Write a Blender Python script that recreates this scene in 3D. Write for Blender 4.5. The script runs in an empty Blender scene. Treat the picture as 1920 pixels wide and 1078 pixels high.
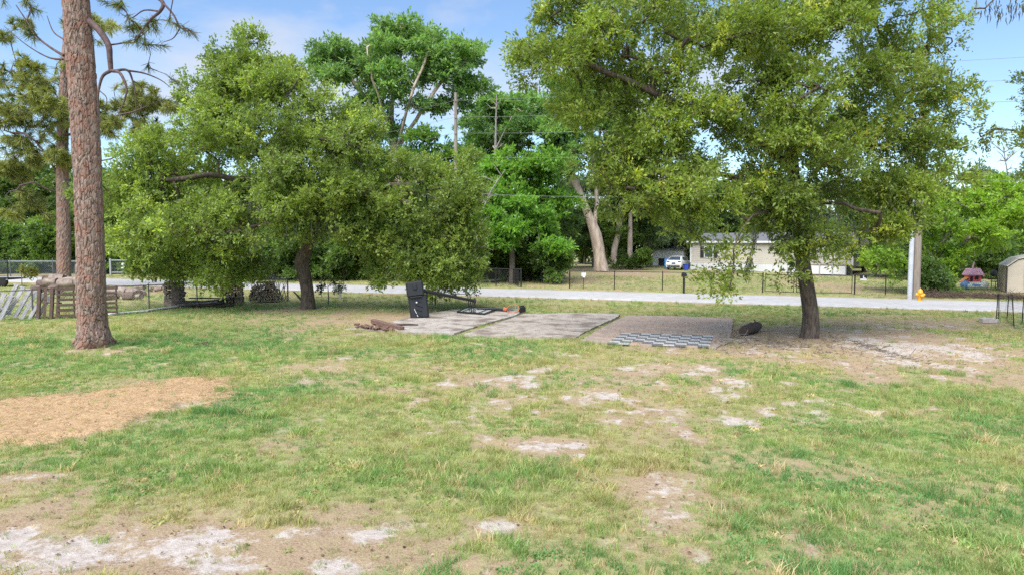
import bpy, math, random
import numpy as np
from mathutils import Vector, Matrix

random.seed(7)
RNG = np.random.default_rng(11)
S = bpy.context.scene
COL = S.collection
PI = math.pi

# ------------------------------------------------------------------ camera
CAM_H, FPX, HOR = 3.0, 1280.0, 455.0            # metres, focal length and horizon row of the 1920 px photograph
PITCH = math.atan((539 - HOR) / FPX)
cam_data = bpy.data.cameras.new('camera')
cam_data.sensor_width = 36.0
cam_data.lens = 36.0 * FPX / 1920.0
cam_data.clip_start = 0.1
cam_data.clip_end = 6000.0
cam = bpy.data.objects.new('camera', cam_data)
COL.objects.link(cam)
cam.location = (0, 0, CAM_H)
cam.rotation_euler = (PI / 2 - PITCH, 0, 0)
S.camera = cam

# ------------------------------------------------------------------ sky
SUN_EL, SUN_AZ = math.radians(56), math.radians(-152)     # azimuth from +Y (away from camera), negative = to the left
world = bpy.data.worlds.new('World')
S.world = world
world.use_nodes = True
wn, wl = world.node_tree.nodes, world.node_tree.links
wn.clear()
w_out = wn.new('ShaderNodeOutputWorld')
w_bg = wn.new('ShaderNodeBackground')
w_sky = wn.new('ShaderNodeTexSky')
w_sky.sky_type = 'NISHITA'
w_sky.sun_disc = False
w_sky.sun_elevation = SUN_EL
w_sky.sun_rotation = SUN_AZ
w_sky.air_density = 1.0
w_sky.dust_density = 0.2
w_sky.ozone_density = 4.0
w_bg.inputs['Strength'].default_value = 0.092
w_tc = wn.new('ShaderNodeTexCoord')
w_map = wn.new('ShaderNodeMapping')
w_map.inputs['Scale'].default_value = (1.0, 1.0, 2.3)
w_map.inputs['Location'].default_value = (3.1, 0.4, 0.2)
wl.new(w_tc.outputs['Generated'], w_map.inputs['Vector'])
w_n = wn.new('ShaderNodeTexNoise')
w_n.inputs['Scale'].default_value = 2.6
w_n.inputs['Detail'].default_value = 7.0
w_n.inputs['Roughness'].default_value = 0.55
w_n.inputs['Distortion'].default_value = 0.25
wl.new(w_map.outputs[0], w_n.inputs['Vector'])
w_r = wn.new('ShaderNodeValToRGB')
w_r.color_ramp.elements[0].position = 0.53
w_r.color_ramp.elements[0].color = (0.0, 0.0, 0.0, 1)
w_r.color_ramp.elements[1].position = 0.72
w_r.color_ramp.elements[1].color = (0.9, 0.9, 0.9, 1)
wl.new(w_n.outputs['Fac'], w_r.inputs['Fac'])
w_mix = wn.new('ShaderNodeMixRGB')
w_mix.inputs['Color2'].default_value = (3.6, 3.75, 4.1, 1)
wl.new(w_r.outputs['Color'], w_mix.inputs['Fac'])
wl.new(w_sky.outputs['Color'], w_mix.inputs['Color1'])
wl.new(w_mix.outputs['Color'], w_bg.inputs['Color'])
wl.new(w_bg.outputs[0], w_out.inputs['Surface'])

# ------------------------------------------------------------------ sun
sun_data = bpy.data.lights.new('sun', 'SUN')
sun_data.energy = 3.1
sun_data.angle = math.radians(60)
sun_data.color = (1.0, 0.97, 0.92)
sun = bpy.data.objects.new('sun', sun_data)
COL.objects.link(sun)
sd = Vector((math.sin(SUN_AZ) * math.cos(SUN_EL), math.cos(SUN_AZ) * math.cos(SUN_EL), math.sin(SUN_EL)))
sun.rotation_euler = (-sd).to_track_quat('-Z', 'Y').to_euler()
sun.location = sd * 100

# ------------------------------------------------------------------ exposure and render
S.view_settings.view_transform = 'Standard'
S.view_settings.look = 'None'
S.view_settings.exposure = 1.24
S.view_settings.gamma = 1.0
S.view_settings.use_curve_mapping = False
S.render.engine = 'CYCLES'
S.cycles.max_bounces = 9
S.cycles.diffuse_bounces = 6
S.cycles.glossy_bounces = 2
S.cycles.transmission_bounces = 6
S.cycles.transparent_max_bounces = 4
S.cycles.use_denoising = False
S.cycles.denoiser = 'OPENIMAGEDENOISE'
S.cycles.denoising_input_passes = 'RGB_ALBEDO_NORMAL'
S.cycles.caustics_reflective = False
S.cycles.caustics_refractive = False


# ------------------------------------------------------------------ geometry helpers
def ray(px, py):
    x, u = (px - 960) / FPX, (539 - py) / FPX
    c, s = math.cos(PITCH), math.sin(PITCH)
    return Vector((x, c + u * s, -s + u * c))


def gp(px, py, z=0.0):
    """point of the ground seen at a pixel of the photograph"""
    d = ray(px, py)
    t = (z - CAM_H) / d.z
    return Vector((d.x * t, d.y * t, z))


def at(px, py, Y):
    """point at distance Y along the view axis seen at a pixel"""
    d = ray(px, py)
    t = Y / d.y
    return Vector((d.x * t, Y, CAM_H + d.z * t))


def mesh_np(name, V, F, smooth=False, colors=None):
    V = np.asarray(V, np.float32)
    F = np.asarray(F, np.int32)
    me = bpy.data.meshes.new(name)
    n, k = F.shape
    me.vertices.add(len(V))
    me.vertices.foreach_set('co', V.ravel())
    me.loops.add(n * k)
    me.loops.foreach_set('vertex_index', F.ravel())
    me.polygons.add(n)
    me.polygons.foreach_set('loop_start', np.arange(0, n * k, k, dtype=np.int32))
    me.polygons.foreach_set('use_smooth', np.full(n, smooth, dtype=bool))
    if colors is not None:
        for cn, ca in colors.items():
            a = me.attributes.new(cn, 'FLOAT_COLOR', 'POINT')
            c4 = np.ones((len(V), 4), np.float32)
            c4[:, :3] = ca
            a.data.foreach_set('color', c4.ravel())
    me.update(calc_edges=True)
    return me


def link(name, me, mat=None, parent=None):
    o = bpy.data.objects.new(name, me)
    COL.objects.link(o)
    if mat is not None and me is not None and not me.materials:
        for m in (mat if isinstance(mat, (list, tuple)) else [mat]):
            me.materials.append(m)
    if parent is not None:
        o.parent = parent
    return o


def tag(o, label=None, cat=None, group=None, kind=None):
    for k, v in (('label', label), ('category', cat), ('group', group), ('kind', kind)):
        if v:
            o[k] = v
    return o


def thing(name, label, cat, loc=(0, 0, 0), rz=0.0, group=None):
    o = bpy.data.objects.new(name, None)
    COL.objects.link(o)
    o.empty_display_size = 0.2
    o.location = loc
    o.rotation_euler = (0, 0, rz)
    return tag(o, label, cat, group)


def copy_tree(o, parent=None):
    c = o.copy()
    COL.objects.link(c)
    if parent is not None:
        c.parent = parent
    for ch in list(o.children):
        copy_tree(ch, c)
    return c


class MB:
    """collects shapes into one mesh"""

    def __init__(self):
        self.v, self.f, self.s, self.m = [], [], [], []

    def add(self, vs, fs, smooth=False, mi=0):
        b = len(self.v)
        self.v += [tuple(v) for v in vs]
        self.f += [tuple(i + b for i in f) for f in fs]
        self.s += [smooth] * len(fs)
        self.m += [mi] * len(fs)
        return self

    def box(self, c, size, rot=None, mi=0, ch=0.0, jit=0.0):
        """box with chamfered vertical and horizontal edges when ch > 0"""
        hx, hy, hz = (s / 2 for s in size)
        if ch <= 0:
            vs = [Vector((x * hx, y * hy, z * hz)) for z in (-1, 1) for y in (-1, 1) for x in (-1, 1)]
            fs = [(0, 2, 3, 1), (4, 5, 7, 6), (0, 1, 5, 4), (2, 6, 7, 3), (0, 4, 6, 2), (1, 3, 7, 5)]
        else:
            vs, idx = [], {}
            for sx in (-1, 1):
                for sy in (-1, 1):
                    for sz in (-1, 1):
                        for ax in range(3):
                            p = [sx * (hx - ch), sy * (hy - ch), sz * (hz - ch)]
                            p[ax] = (sx * hx, sy * hy, sz * hz)[ax]
                            idx[(sx, sy, sz, ax)] = len(vs)
                            vs.append(Vector(p))
            fs = []
            for ax in range(3):
                a1, a2 = [a for a in range(3) if a != ax]
                for sg in (-1, 1):
                    q = []
                    for s1, s2 in ((-1, -1), (1, -1), (1, 1), (-1, 1)):
                        k = [0, 0, 0]
                        k[ax], k[a1], k[a2] = sg, s1, s2
                        q.append(idx[(k[0], k[1], k[2], ax)])
                    fs.append(tuple(q))
                for s1 in (-1, 1):
                    for s2 in (-1, 1):
                        q = []
                        for sg, aa in ((-1, a1), (1, a1), (1, a2), (-1, a2)):
                            k = [0, 0, 0]
                            k[ax], k[a1], k[a2] = sg, s1, s2
                            q.append(idx[(k[0], k[1], k[2], aa)])
                        fs.append(tuple(q))
            for sx in (-1, 1):
                for sy in (-1, 1):
                    for sz in (-1, 1):
                        fs.append(tuple(idx[(sx, sy, sz, a)] for a in range(3)))
        if jit:
            vs = [v + Vector((random.uniform(-jit, jit) for _ in range(3))) for v in vs]
        if rot is not None:
            vs = [rot @ v for v in vs]
        c = Vector(c)
        return self.add([v + c for v in vs], fs, False, mi)

    def tube(self, pts, r, n=8, cap=True, mi=0, smooth=True):
        pts = [Vector(p) for p in pts]
        rs = list(r) if isinstance(r, (list, tuple)) else [r] * len(pts)
        vs, fs = [], []
        ref = None
        for i, p in enumerate(pts):
            t = (pts[min(i + 1, len(pts) - 1)] - pts[max(i - 1, 0)]).normalized()
            if ref is None:
                ref = t.orthogonal().normalized()
            ref = (ref - t * ref.dot(t)).normalized()
            b = t.cross(ref)
            for k in range(n):
                a = 2 * PI * k / n
                vs.append(p + (ref * math.cos(a) + b * math.sin(a)) * rs[i])
        for i in range(len(pts) - 1):
            for k in range(n):
                k2 = (k + 1) % n
                fs.append((i * n + k, i * n + k2, (i + 1) * n + k2, (i + 1) * n + k))
        self.add(vs, fs, smooth, mi)
        if cap:
            self.add(vs[:n], [tuple(range(n - 1, -1, -1))], False, mi)
            self.add(vs[-n:], [tuple(range(n))], False, mi)
        return self

    def lathe(self, prof, c=(0, 0, 0), n=20, rot=None, mi=0):
        vs, fs = [], []
        c = Vector(c)
        for (r, z) in prof:
            for k in range(n):
                a = 2 * PI * k / n
                v = Vector((r * math.cos(a), r * math.sin(a), z))
                vs.append((rot @ v if rot is not None else v) + c)
        for i in range(len(prof) - 1):
            for k in range(n):
                k2 = (k + 1) % n
                fs.append((i * n + k, i * n + k2, (i + 1) * n + k2, (i + 1) * n + k))
        self.add(vs, fs, True, mi)
        return self

    def prism(self, poly, z0, z1, mi=0):
        n = len(poly)
        vs = [(p[0], p[1], z0) for p in poly] + [(p[0], p[1], z1) for p in poly]
        fs = [tuple(range(n - 1, -1, -1)), tuple(range(n, 2 * n))]
        fs += [(i, (i + 1) % n, n + (i + 1) % n, n + i) for i in range(n)]
        return self.add(vs, fs, False, mi)

    def build(self, name, mat, parent=None):
        me = bpy.data.meshes.new(name)
        me.from_pydata([tuple(v) for v in self.v], [], self.f)
        me.polygons.foreach_set('use_smooth', self.s)
        me.polygons.foreach_set('material_index', self.m)
        me.update()
        return link(name, me, mat, parent)


def rot_to(d):
    return Vector(d).normalized().to_track_quat('Z', 'Y').to_matrix()


# ------------------------------------------------------------------ noise in numpy
def _hash(ix, iy, seed):
    h = (ix.astype(np.int64) * 374761393 + iy.astype(np.int64) * 668265263 + seed * 1442695041) & 0x7fffffff
    h = ((h ^ (h >> 13)) * 1274126177) & 0x7fffffff
    return ((h ^ (h >> 16)) & 0xffff) / 65535.0


def vnoise(x, y, seed=0):
    ix, iy = np.floor(x), np.floor(y)
    fx, fy = x - ix, y - iy
    fx, fy = fx * fx * (3 - 2 * fx), fy * fy * (3 - 2 * fy)
    a, b = _hash(ix, iy, seed), _hash(ix + 1, iy, seed)
    c, d = _hash(ix, iy + 1, seed), _hash(ix + 1, iy + 1, seed)
    return (a * (1 - fx) + b * fx) * (1 - fy) + (c * (1 - fx) + d * fx) * fy


def fbm(x, y, seed=0, oct=4, gain=0.5):
    s, a, t = 0, 1.0, 0
    for o in range(oct):
        s = s + a * vnoise(x * 2 ** o + 17.3 * o, y * 2 ** o - 9.1 * o, seed + o)
        t += a
        a *= gain
    return s / t


def sstep(a, b, x):
    t = np.clip((x - a) / (b - a), 0, 1)
    return t * t * (3 - 2 * t)


# ------------------------------------------------------------------ materials
def nodes_of(name):
    m = bpy.data.materials.new(name)
    m.use_nodes = True
    nt = m.node_tree
    nt.nodes.clear()
    out = nt.nodes.new('ShaderNodeOutputMaterial')
    return m, nt.nodes, nt.links, out


def pmat(name, c1, c2=None, scale=6.0, rough=0.7, bump=0.0, stretch=(1, 1, 1), detail=5.0, metal=0.0, c3=None, s3=1.0, lo=0.35, hi=0.65, spec=0.4, bdist=0.01):
    """two-tone mottled material in object space, optional larger stains in c3"""
    m, N, L, out = nodes_of(name)
    p = N.new('ShaderNodeBsdfPrincipled')
    p.inputs['Roughness'].default_value = rough
    p.inputs['Metallic'].default_value = metal
    p.inputs['Specular IOR Level'].default_value = spec
    L.new(p.outputs[0], out.inputs['Surface'])
    c2 = c2 or tuple(v * 0.75 for v in c1)
    tc = N.new('ShaderNodeTexCoord')
    mp = N.new('ShaderNodeMapping')
    mp.inputs['Scale'].default_value = stretch
    L.new(tc.outputs['Object'], mp.inputs['Vector'])
    n = N.new('ShaderNodeTexNoise')
    n.inputs['Scale'].default_value = scale
    n.inputs['Detail'].default_value = detail
    n.inputs['Roughness'].default_value = 0.6
    L.new(mp.outputs[0], n.inputs['Vector'])
    r = N.new('ShaderNodeValToRGB')
    r.color_ramp.elements[0].position, r.color_ramp.elements[1].position = lo, hi
    r.color_ramp.elements[0].color, r.color_ramp.elements[1].color = (*c2, 1), (*c1, 1)
    L.new(n.outputs['Fac'], r.inputs['Fac'])
    col = r.outputs['Color']
    if c3:
        n3 = N.new('ShaderNodeTexNoise')
        n3.inputs['Scale'].default_value = s3
        n3.inputs['Detail'].default_value = 6
        L.new(tc.outputs['Object'], n3.inputs['Vector'])
        r3 = N.new('ShaderNodeValToRGB')
        r3.color_ramp.elements[0].position, r3.color_ramp.elements[1].position = 0.48, 0.62
        L.new(n3.outputs['Fac'], r3.inputs['Fac'])
        mx = N.new('ShaderNodeMixRGB')
        mx.inputs['Color2'].default_value = (*c3, 1)
        L.new(r3.outputs['Color'], mx.inputs['Fac'])
        L.new(col, mx.inputs['Color1'])
        col = mx.outputs['Color']
    L.new(col, p.inputs['Base Color'])
    if bump:
        b = N.new('ShaderNodeBump')
        b.inputs['Strength'].default_value = bump
        b.inputs['Distance'].default_value = bdist
        L.new(n.outputs['Fac'], b.inputs['Height'])
        L.new(b.outputs[0], p.inputs['Normal'])
    return m


def leaf_mat(name, trans=0.45, rough=0.36, attr_type='GEOMETRY', spec=0.5, tcol=(1.45, 1.5, 0.65)):
    m, N, L, out = nodes_of(name)
    a = N.new('ShaderNodeAttribute')
    a.attribute_name = 'tint'
    a.attribute_type = attr_type
    p = N.new('ShaderNodeBsdfPrincipled')
    p.inputs['Roughness'].default_value = rough
    p.inputs['Specular IOR Level'].default_value = spec
    L.new(a.outputs['Color'], p.inputs['Base Color'])
    mul = N.new('ShaderNodeMixRGB')
    mul.blend_type = 'MULTIPLY'
    mul.inputs['Fac'].default_value = 1
    mul.inputs['Color2'].default_value = (*tcol, 1)
    L.new(a.outputs['Color'], mul.inputs['Color1'])
    t = N.new('ShaderNodeBsdfTranslucent')
    L.new(mul.outputs[0], t.inputs['Color'])
    mx = N.new('ShaderNodeMixShader')
    mx.inputs['Fac'].default_value = trans
    L.new(p.outputs[0], mx.inputs[1])
    L.new(t.outputs[0], mx.inputs[2])
    L.new(mx.outputs[0], out.inputs['Surface'])
    return m


M = {}
M['leaf'] = leaf_mat('leaf')
M['needle'] = leaf_mat('needle', 0.25, 0.5)
M['grass'] = leaf_mat('grass_blade', 0.35, 0.6, 'INSTANCER', 0.2)
M['pine_bark'] = pmat('pine_bark', (0.36, 0.265, 0.215), (0.115, 0.072, 0.056), 13, 0.9, 0.8, (1, 1, 0.35), 10, c3=(0.27, 0.145, 0.105), s3=4.5, bdist=0.03)
M['oak_bark'] = pmat('oak_bark', (0.145, 0.112, 0.086), (0.042, 0.031, 0.024), 14, 0.9, 0.9, (1, 1, 0.25), 8, bdist=0.02)
M['pale_bark'] = pmat('pale_bark', (0.56, 0.46, 0.37), (0.30, 0.225, 0.17), 3, 0.9, 0.5, (1, 1, 0.3), 8, bdist=0.03)
M['twig'] = pmat('twig', (0.20, 0.17, 0.14), (0.09, 0.07, 0.055), 8, 0.9)
M['dead_twig'] = pmat('dead_twig', (0.32, 0.285, 0.245), (0.16, 0.138, 0.115), 8, 0.9)
M['purple_twig'] = pmat('purple_twig', (0.14, 0.09, 0.085), (0.06, 0.04, 0.04), 8, 0.9)
M['concrete'] = pmat('concrete', (0.44, 0.395, 0.345), (0.30, 0.26, 0.22), 5, 0.9, 0.35, (1, 1, 1), 9, c3=(0.175, 0.14, 0.115), s3=1.2)
M['concrete_pale'] = pmat('concrete_pale', (0.44, 0.385, 0.325), (0.29, 0.245, 0.20), 4, 0.9, 0.35, (1, 1, 1), 9, c3=(0.20, 0.155, 0.125), s3=1.1)
M['concrete_brown'] = pmat('concrete_brown', (0.45, 0.335, 0.26), (0.31, 0.225, 0.168), 4, 0.9, 0.35, (1, 1, 1), 9, c3=(0.32, 0.26, 0.21), s3=0.9)
M['tile_white'] = pmat('tile_white', (0.50, 0.49, 0.47), (0.38, 0.37, 0.35), 9, 0.5, 0.1)
M['tile_dark'] = pmat('tile_dark', (0.16, 0.152, 0.15), (0.11, 0.104, 0.102), 9, 0.5, 0.1)
M['road'] = pmat('road', (0.44, 0.43, 0.415), (0.34, 0.33, 0.318), 2.2, 0.9, 0.3, (1, 1, 1), 12, c3=(0.37, 0.352, 0.33), s3=0.35)
M['black_plastic'] = pmat('black_plastic', (0.018, 0.018, 0.019), (0.012, 0.012, 0.013), 12, 0.45, 0.15)
M['black_metal'] = pmat('black_metal', (0.02, 0.02, 0.022), (0.013, 0.013, 0.015), 20, 0.4)
M['wire_black'] = pmat('wire_black', (0.015, 0.015, 0.015), (0.01, 0.01, 0.01), 20, 0.5)
M['galv'] = pmat('galvanised', (0.42, 0.43, 0.44), (0.30, 0.31, 0.32), 15, 0.5, metal=0.4)
M['grey_post'] = pmat('grey_post', (0.16, 0.16, 0.16), (0.09, 0.09, 0.09), 15, 0.55, metal=0.3)
M['white_paint'] = pmat('white_paint', (0.66, 0.66, 0.66), (0.56, 0.56, 0.56), 3, 0.5)
M['acrylic'] = pmat('acrylic', (0.72, 0.72, 0.70), (0.58, 0.57, 0.55), 4, 0.2)
M['orange'] = pmat('orange_paint', (0.62, 0.16, 0.08), (0.50, 0.12, 0.06), 20, 0.5)
M['net'] = pmat('net', (0.55, 0.52, 0.50), (0.40, 0.38, 0.36), 20, 0.9)
M['brick'] = pmat('brick', (0.235, 0.135, 0.10), (0.10, 0.06, 0.048), 20, 0.9, 0.4)
M['timber_dark'] = pmat('timber_dark', (0.085, 0.06, 0.048), (0.04, 0.028, 0.022), 10, 0.9, 0.5, (0.3, 3, 3))
M['wood_grey'] = pmat('wood_grey', (0.24, 0.21, 0.185), (0.12, 0.10, 0.085), 7, 0.9, 0.4, (0.4, 3, 3))
M['wood_brown'] = pmat('wood_brown', (0.15, 0.10, 0.078), (0.07, 0.048, 0.038), 7, 0.9, 0.4, (3, 3, 3))
M['pallet_white'] = pmat('pallet_white', (0.44, 0.43, 0.435), (0.27, 0.26, 0.265), 6, 0.8, 0.3, (3, 3, 0.6))
M['log_end'] = pmat('log_end', (0.40, 0.31, 0.25), (0.24, 0.18, 0.14), 12, 0.9)
M['log_pale'] = pmat('log_pale', (0.33, 0.265, 0.22), (0.15, 0.11, 0.088), 5, 0.9, 0.3)
M['log_bark'] = pmat('log_bark', (0.17, 0.12, 0.095), (0.08, 0.055, 0.043), 9, 0.95, 0.5)
M['pole'] = pmat('utility_pole_wood', (0.30, 0.255, 0.205), (0.19, 0.155, 0.125), 5, 0.9, 0.3, (3, 3, 0.2))
M['conduit'] = pmat('conduit', (0.50, 0.525, 0.56), (0.42, 0.44, 0.47), 3, 0.4)
M['wire'] = pmat('cable', (0.22, 0.22, 0.22), (0.17, 0.17, 0.17), 3, 0.5)
M['siding'] = pmat('siding', (0.47, 0.435, 0.375), (0.43, 0.395, 0.34), 1.0, 0.6)
M['skirt'] = pmat('skirting_vinyl', (0.58, 0.58, 0.59), (0.50, 0.50, 0.51), 1.0, 0.5)
M['shingle'] = pmat('shingle', (0.17, 0.17, 0.18), (0.10, 0.10, 0.11), 4, 0.9, 0.4)
M['shutter'] = pmat('shutter', (0.035, 0.035, 0.04), (0.025, 0.025, 0.03), 8, 0.5)
M['glass'] = pmat('window_glass', (0.07, 0.085, 0.10), (0.04, 0.05, 0.06), 1.5, 0.08)
M['barrel'] = pmat('barrel_blue', (0.08, 0.36, 0.78), (0.06, 0.29, 0.66), 4, 0.4)
M['bin'] = pmat('bin_blue', (0.03, 0.07, 0.42), (0.025, 0.06, 0.35), 4, 0.5)
M['car_paint'] = pmat('car_paint', (0.80, 0.80, 0.79), (0.76, 0.76, 0.75), 3, 0.15)
M['tyre'] = pmat('tyre', (0.02, 0.02, 0.02), (0.012, 0.012, 0.012), 20, 0.8)
M['red_lamp'] = pmat('red_lamp', (0.35, 0.03, 0.03), (0.28, 0.02, 0.02), 10, 0.2)
M['hydrant'] = pmat('hydrant_yellow', (0.80, 0.40, 0.03), (0.68, 0.33, 0.025), 6, 0.4)
M['toy_pink'] = pmat('toy_pink', (0.92, 0.50, 0.64), (0.85, 0.44, 0.58), 4, 0.4)
M['toy_red'] = pmat('toy_red', (0.82, 0.16, 0.19), (0.72, 0.13, 0.16), 4, 0.4)
M['toy_blue'] = pmat('toy_blue', (0.20, 0.34, 0.62), (0.16, 0.28, 0.55), 4, 0.4)
M['toy_white'] = pmat('toy_white', (0.75, 0.76, 0.75), (0.66, 0.68, 0.68), 4, 0.4)
M['toy_orange'] = pmat('toy_orange', (0.85, 0.38, 0.10), (0.75, 0.33, 0.08), 4, 0.4)
M['shed'] = pmat('shed_panel', (0.50, 0.43, 0.355), (0.45, 0.385, 0.315), 1.5, 0.6)
M['shed_roof'] = pmat('shed_roof', (0.60, 0.56, 0.50), (0.52, 0.48, 0.43), 1.5, 0.6)
M['shed_trim'] = pmat('shed_trim', (0.05, 0.045, 0.04), (0.035, 0.03, 0.03), 5, 0.6)
M['moss'] = pmat('spanish_moss', (0.11, 0.115, 0.085), (0.06, 0.065, 0.045), 14, 0.95)
M['screen'] = pmat('fence_screen', (0.10, 0.125, 0.125), (0.065, 0.085, 0.085), 1.2, 0.9)
M['stone'] = pmat('stone', (0.45, 0.40, 0.37), (0.30, 0.26, 0.235), 5, 0.9, 0.4)
M['tarp'] = pmat('pale_board', (0.55, 0.565, 0.54), (0.36, 0.37, 0.34), 5, 0.8)

# ------------------------------------------------------------------ ground masks
BL = []


def blob_m(px, py, rx, ry):
    """an ellipse of ground, given by where the photograph shows it, in metres"""
    c = gp(px, py)
    y0, y1 = gp(px, max(py - ry, HOR + 6)).y, gp(px, py + ry).y
    return c.x, c.y, rx * c.y / FPX, max(0.2, (y0 - y1) / 2)


def bsum(x, y, blobs, soft=0.5):
    out = np.zeros_like(x)
    wx = (fbm(x * 0.9, y * 0.9, 31, 3) - 0.5) * 1.1
    wy = (fbm(x * 0.9, y * 0.9, 57, 3) - 0.5) * 1.1
    for (px, py, rx, ry, w) in blobs:
        cx, cy, ax, ay = blob_m(px, py, rx, ry)
        sc = min(1.0, ax * 0.5, ay * 0.9)
        d = np.sqrt(((x + wx * sc - cx) / ax) ** 2 + ((y + wy * sc - cy) / ay) ** 2)
        out = np.maximum(out, w * (1 - sstep(1 - soft, 1 + soft, d))) if w > 0 else out + w * (1 - sstep(1 - soft, 1 + soft, d))
    return out


SAND = [(110, 1030, 190, 40, 1), (330, 1015, 150, 26, .9), (430, 1055, 120, 22, .9), (640, 1062, 60, 10, .9), (760, 985, 60, 14, .8), (610, 1000, 60, 10, .7), (690, 1010, 50, 10, .75),
        (940, 985, 60, 12, .9), (1015, 838, 60, 13, .95), (1080, 835, 30, 9, .9), (910, 760, 50, 18, .7), (960, 715, 60, 14, .7), (1100, 745, 60, 16, .7), (1215, 692, 40, 14, .75),
        (1720, 655, 150, 19, .95), (1640, 640, 90, 10, .75), (1570, 625, 200, 20, .45), (1400, 720, 80, 14, .65), (1550, 755, 40, 10, .75), (1370, 790, 40, 10, .7), (1265, 770, 50, 10, .6),
        (1290, 915, 120, 30, .6), (1240, 975, 60, 26, .65), (1500, 1020, 40, 26, .6), (1160, 1010, 70, 22, .6), (50, 895, 60, 10, .7), (160, 918, 25, 7, .75), (620, 690, 50, 8, .55), (500, 770, 60, 12, .3), (980, 955, 70, 9, .7),
        (1700, 610, 130, 9, .6), (1190, 510, 60, 4, .55), (1560, 520, 70, 3, .6), (1130, 900, 40, 12, .5), (860, 1010, 60, 14, .5), (1310, 1040, 30, 16, .7), (540, 1005, 30, 6, .8), (220, 995, 50, 8, .8),
        (670, 700, 40, 6, .55), (1180, 715, 60, 8, .6), (1330, 700, 90, 8, .6), (1480, 770, 50, 8, .6), (1700, 770, 60, 6, .5), (1050, 690, 80, 6, .45), (880, 790, 40, 8, .6), (1150, 790, 50, 8, .5)]
BARE = [(200, 1010, 420, 75, .9), (700, 1050, 300, 40, .75), (60, 920, 120, 40, .5), (640, 960, 160, 30, .5), (560, 845, 70, 24, .55), (1590, 650, 330, 42, .95), (1420, 640, 160, 36, .8), (1100, 720, 330, 40, .45), (1300, 780, 160, 50, .4),
        (1250, 950, 130, 70, .5), (680, 600, 160, 26, .6), (520, 590, 120, 14, .35), (600, 688, 80, 14, .45), (1350, 690, 250, 20, .5), (1760, 700, 260, 18, .55), (1550, 536, 70, 12, .75), (1640, 545, 60, 10, .4), (1190, 512, 120, 9, .6), (1690, 600, 200, 14, .5),
        (1010, 835, 130, 22, .4), (950, 1000, 160, 40, .35), (175, 660, 75, 9, .8), (560, 580, 50, 8, .6), (1060, 520, 90, 14, .55), (250, 552, 60, 10, .6), (1000, 530, 70, 8, .4), (1800, 590, 60, 14, .2), (1880, 610, 50, 20, .3), (1490, 1010, 70, 40, .3)]
LUSH = [(300, 640, 300, 40, .8), (60, 690, 200, 40, .7), (470, 740, 160, 20, .9), (430, 800, 220, 50, .7), (700, 850, 200, 60, .6), (1000, 880, 120, 40, .6), (1700, 830, 300, 90, .55), (1850, 760, 120, 50, .7), (1600, 950, 300, 80, .5), (300, 880, 200, 50, .5), (780, 640, 200, 12, .7), (1750, 573, 200, 8, .5), (1400, 1000, 120, 50, .4), (1800, 1000, 150, 60, .5)]
RS = -0.375                                     # the road runs away to the left
RA = math.atan(RS)
STRAW_C = (-7.8, 11.9)


def straw_mask(x, y):
    a = 1.047
    dx, dy = x - STRAW_C[0], y - STRAW_C[1]
    u, v = dx * math.cos(a) + dy * math.sin(a), -dx * math.sin(a) + dy * math.cos(a)
    n = (fbm(x * 1.3, y * 1.3, 5, 5, .65) - 0.5) * 0.75
    d = np.sqrt((u / 3.2) ** 2 + (v / 1.75) ** 2) + n
    return 1 - sstep(0.80, 1.12, d)


def masks(x, y):
    big = fbm(x * 0.35, y * 0.35, 3, 4)
    mid = fbm(x * 1.1, y * 1.1, 13, 4)
    fine = fbm(x * 3.3, y * 3.3, 23, 3)
    sp = bsum(x, y, SAND, 0.55)
    speck = sstep(0.56, 0.70, fbm(x * 2.2, y * 1.6, 77, 4, 0.6)) * 0.9 * sstep(0.26, 0.46, big)
    far = sstep(20, 30, y)
    sand = sp * (0.2 + 1.15 * fine) * 0.95 + speck * (1 - far) * 0.75
    bare = bsum(x, y, BARE, 0.6)
    lush = bsum(x, y, LUSH, 0.7)
    dr = np.abs((y - (41.2 + RS * x)) * math.cos(RA))
    sh_ = np.exp(-((dr - 2.9) / 0.55) ** 2) * (0.3 + 0.9 * mid)
    bare = np.maximum(bare, 0.95 * sh_)
    sand = np.maximum(sand, 0.6 * sh_)
    veg = 0.72 + 0.50 * (mid - 0.5) * 1.6 + 0.3 * (big - 0.5) - 0.52 * bare - 0.45 * sand + 0.26 * lush + 0.25 * (fine - .5)
    st = straw_mask(x, y)
    veg = veg * (1 - 0.93 * st)
    sand = sand * (1 - st)
    return np.clip(sand, 0, 1), np.clip(veg, 0, 1), st, np.clip(lush, 0, 1), np.clip(bare, 0, 1)


def height(x, y):
    nr = 1 - sstep(20, 28, y)
    h = (fbm(x * 0.6, y * 0.6, 41, 3) - 0.5) * 0.07 + (fbm(x * 3, y * 3, 43, 3) - 0.5) * 0.035
    return h * nr + straw_mask(x, y) * 0.09 - 0.035 * (1 - nr)


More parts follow.
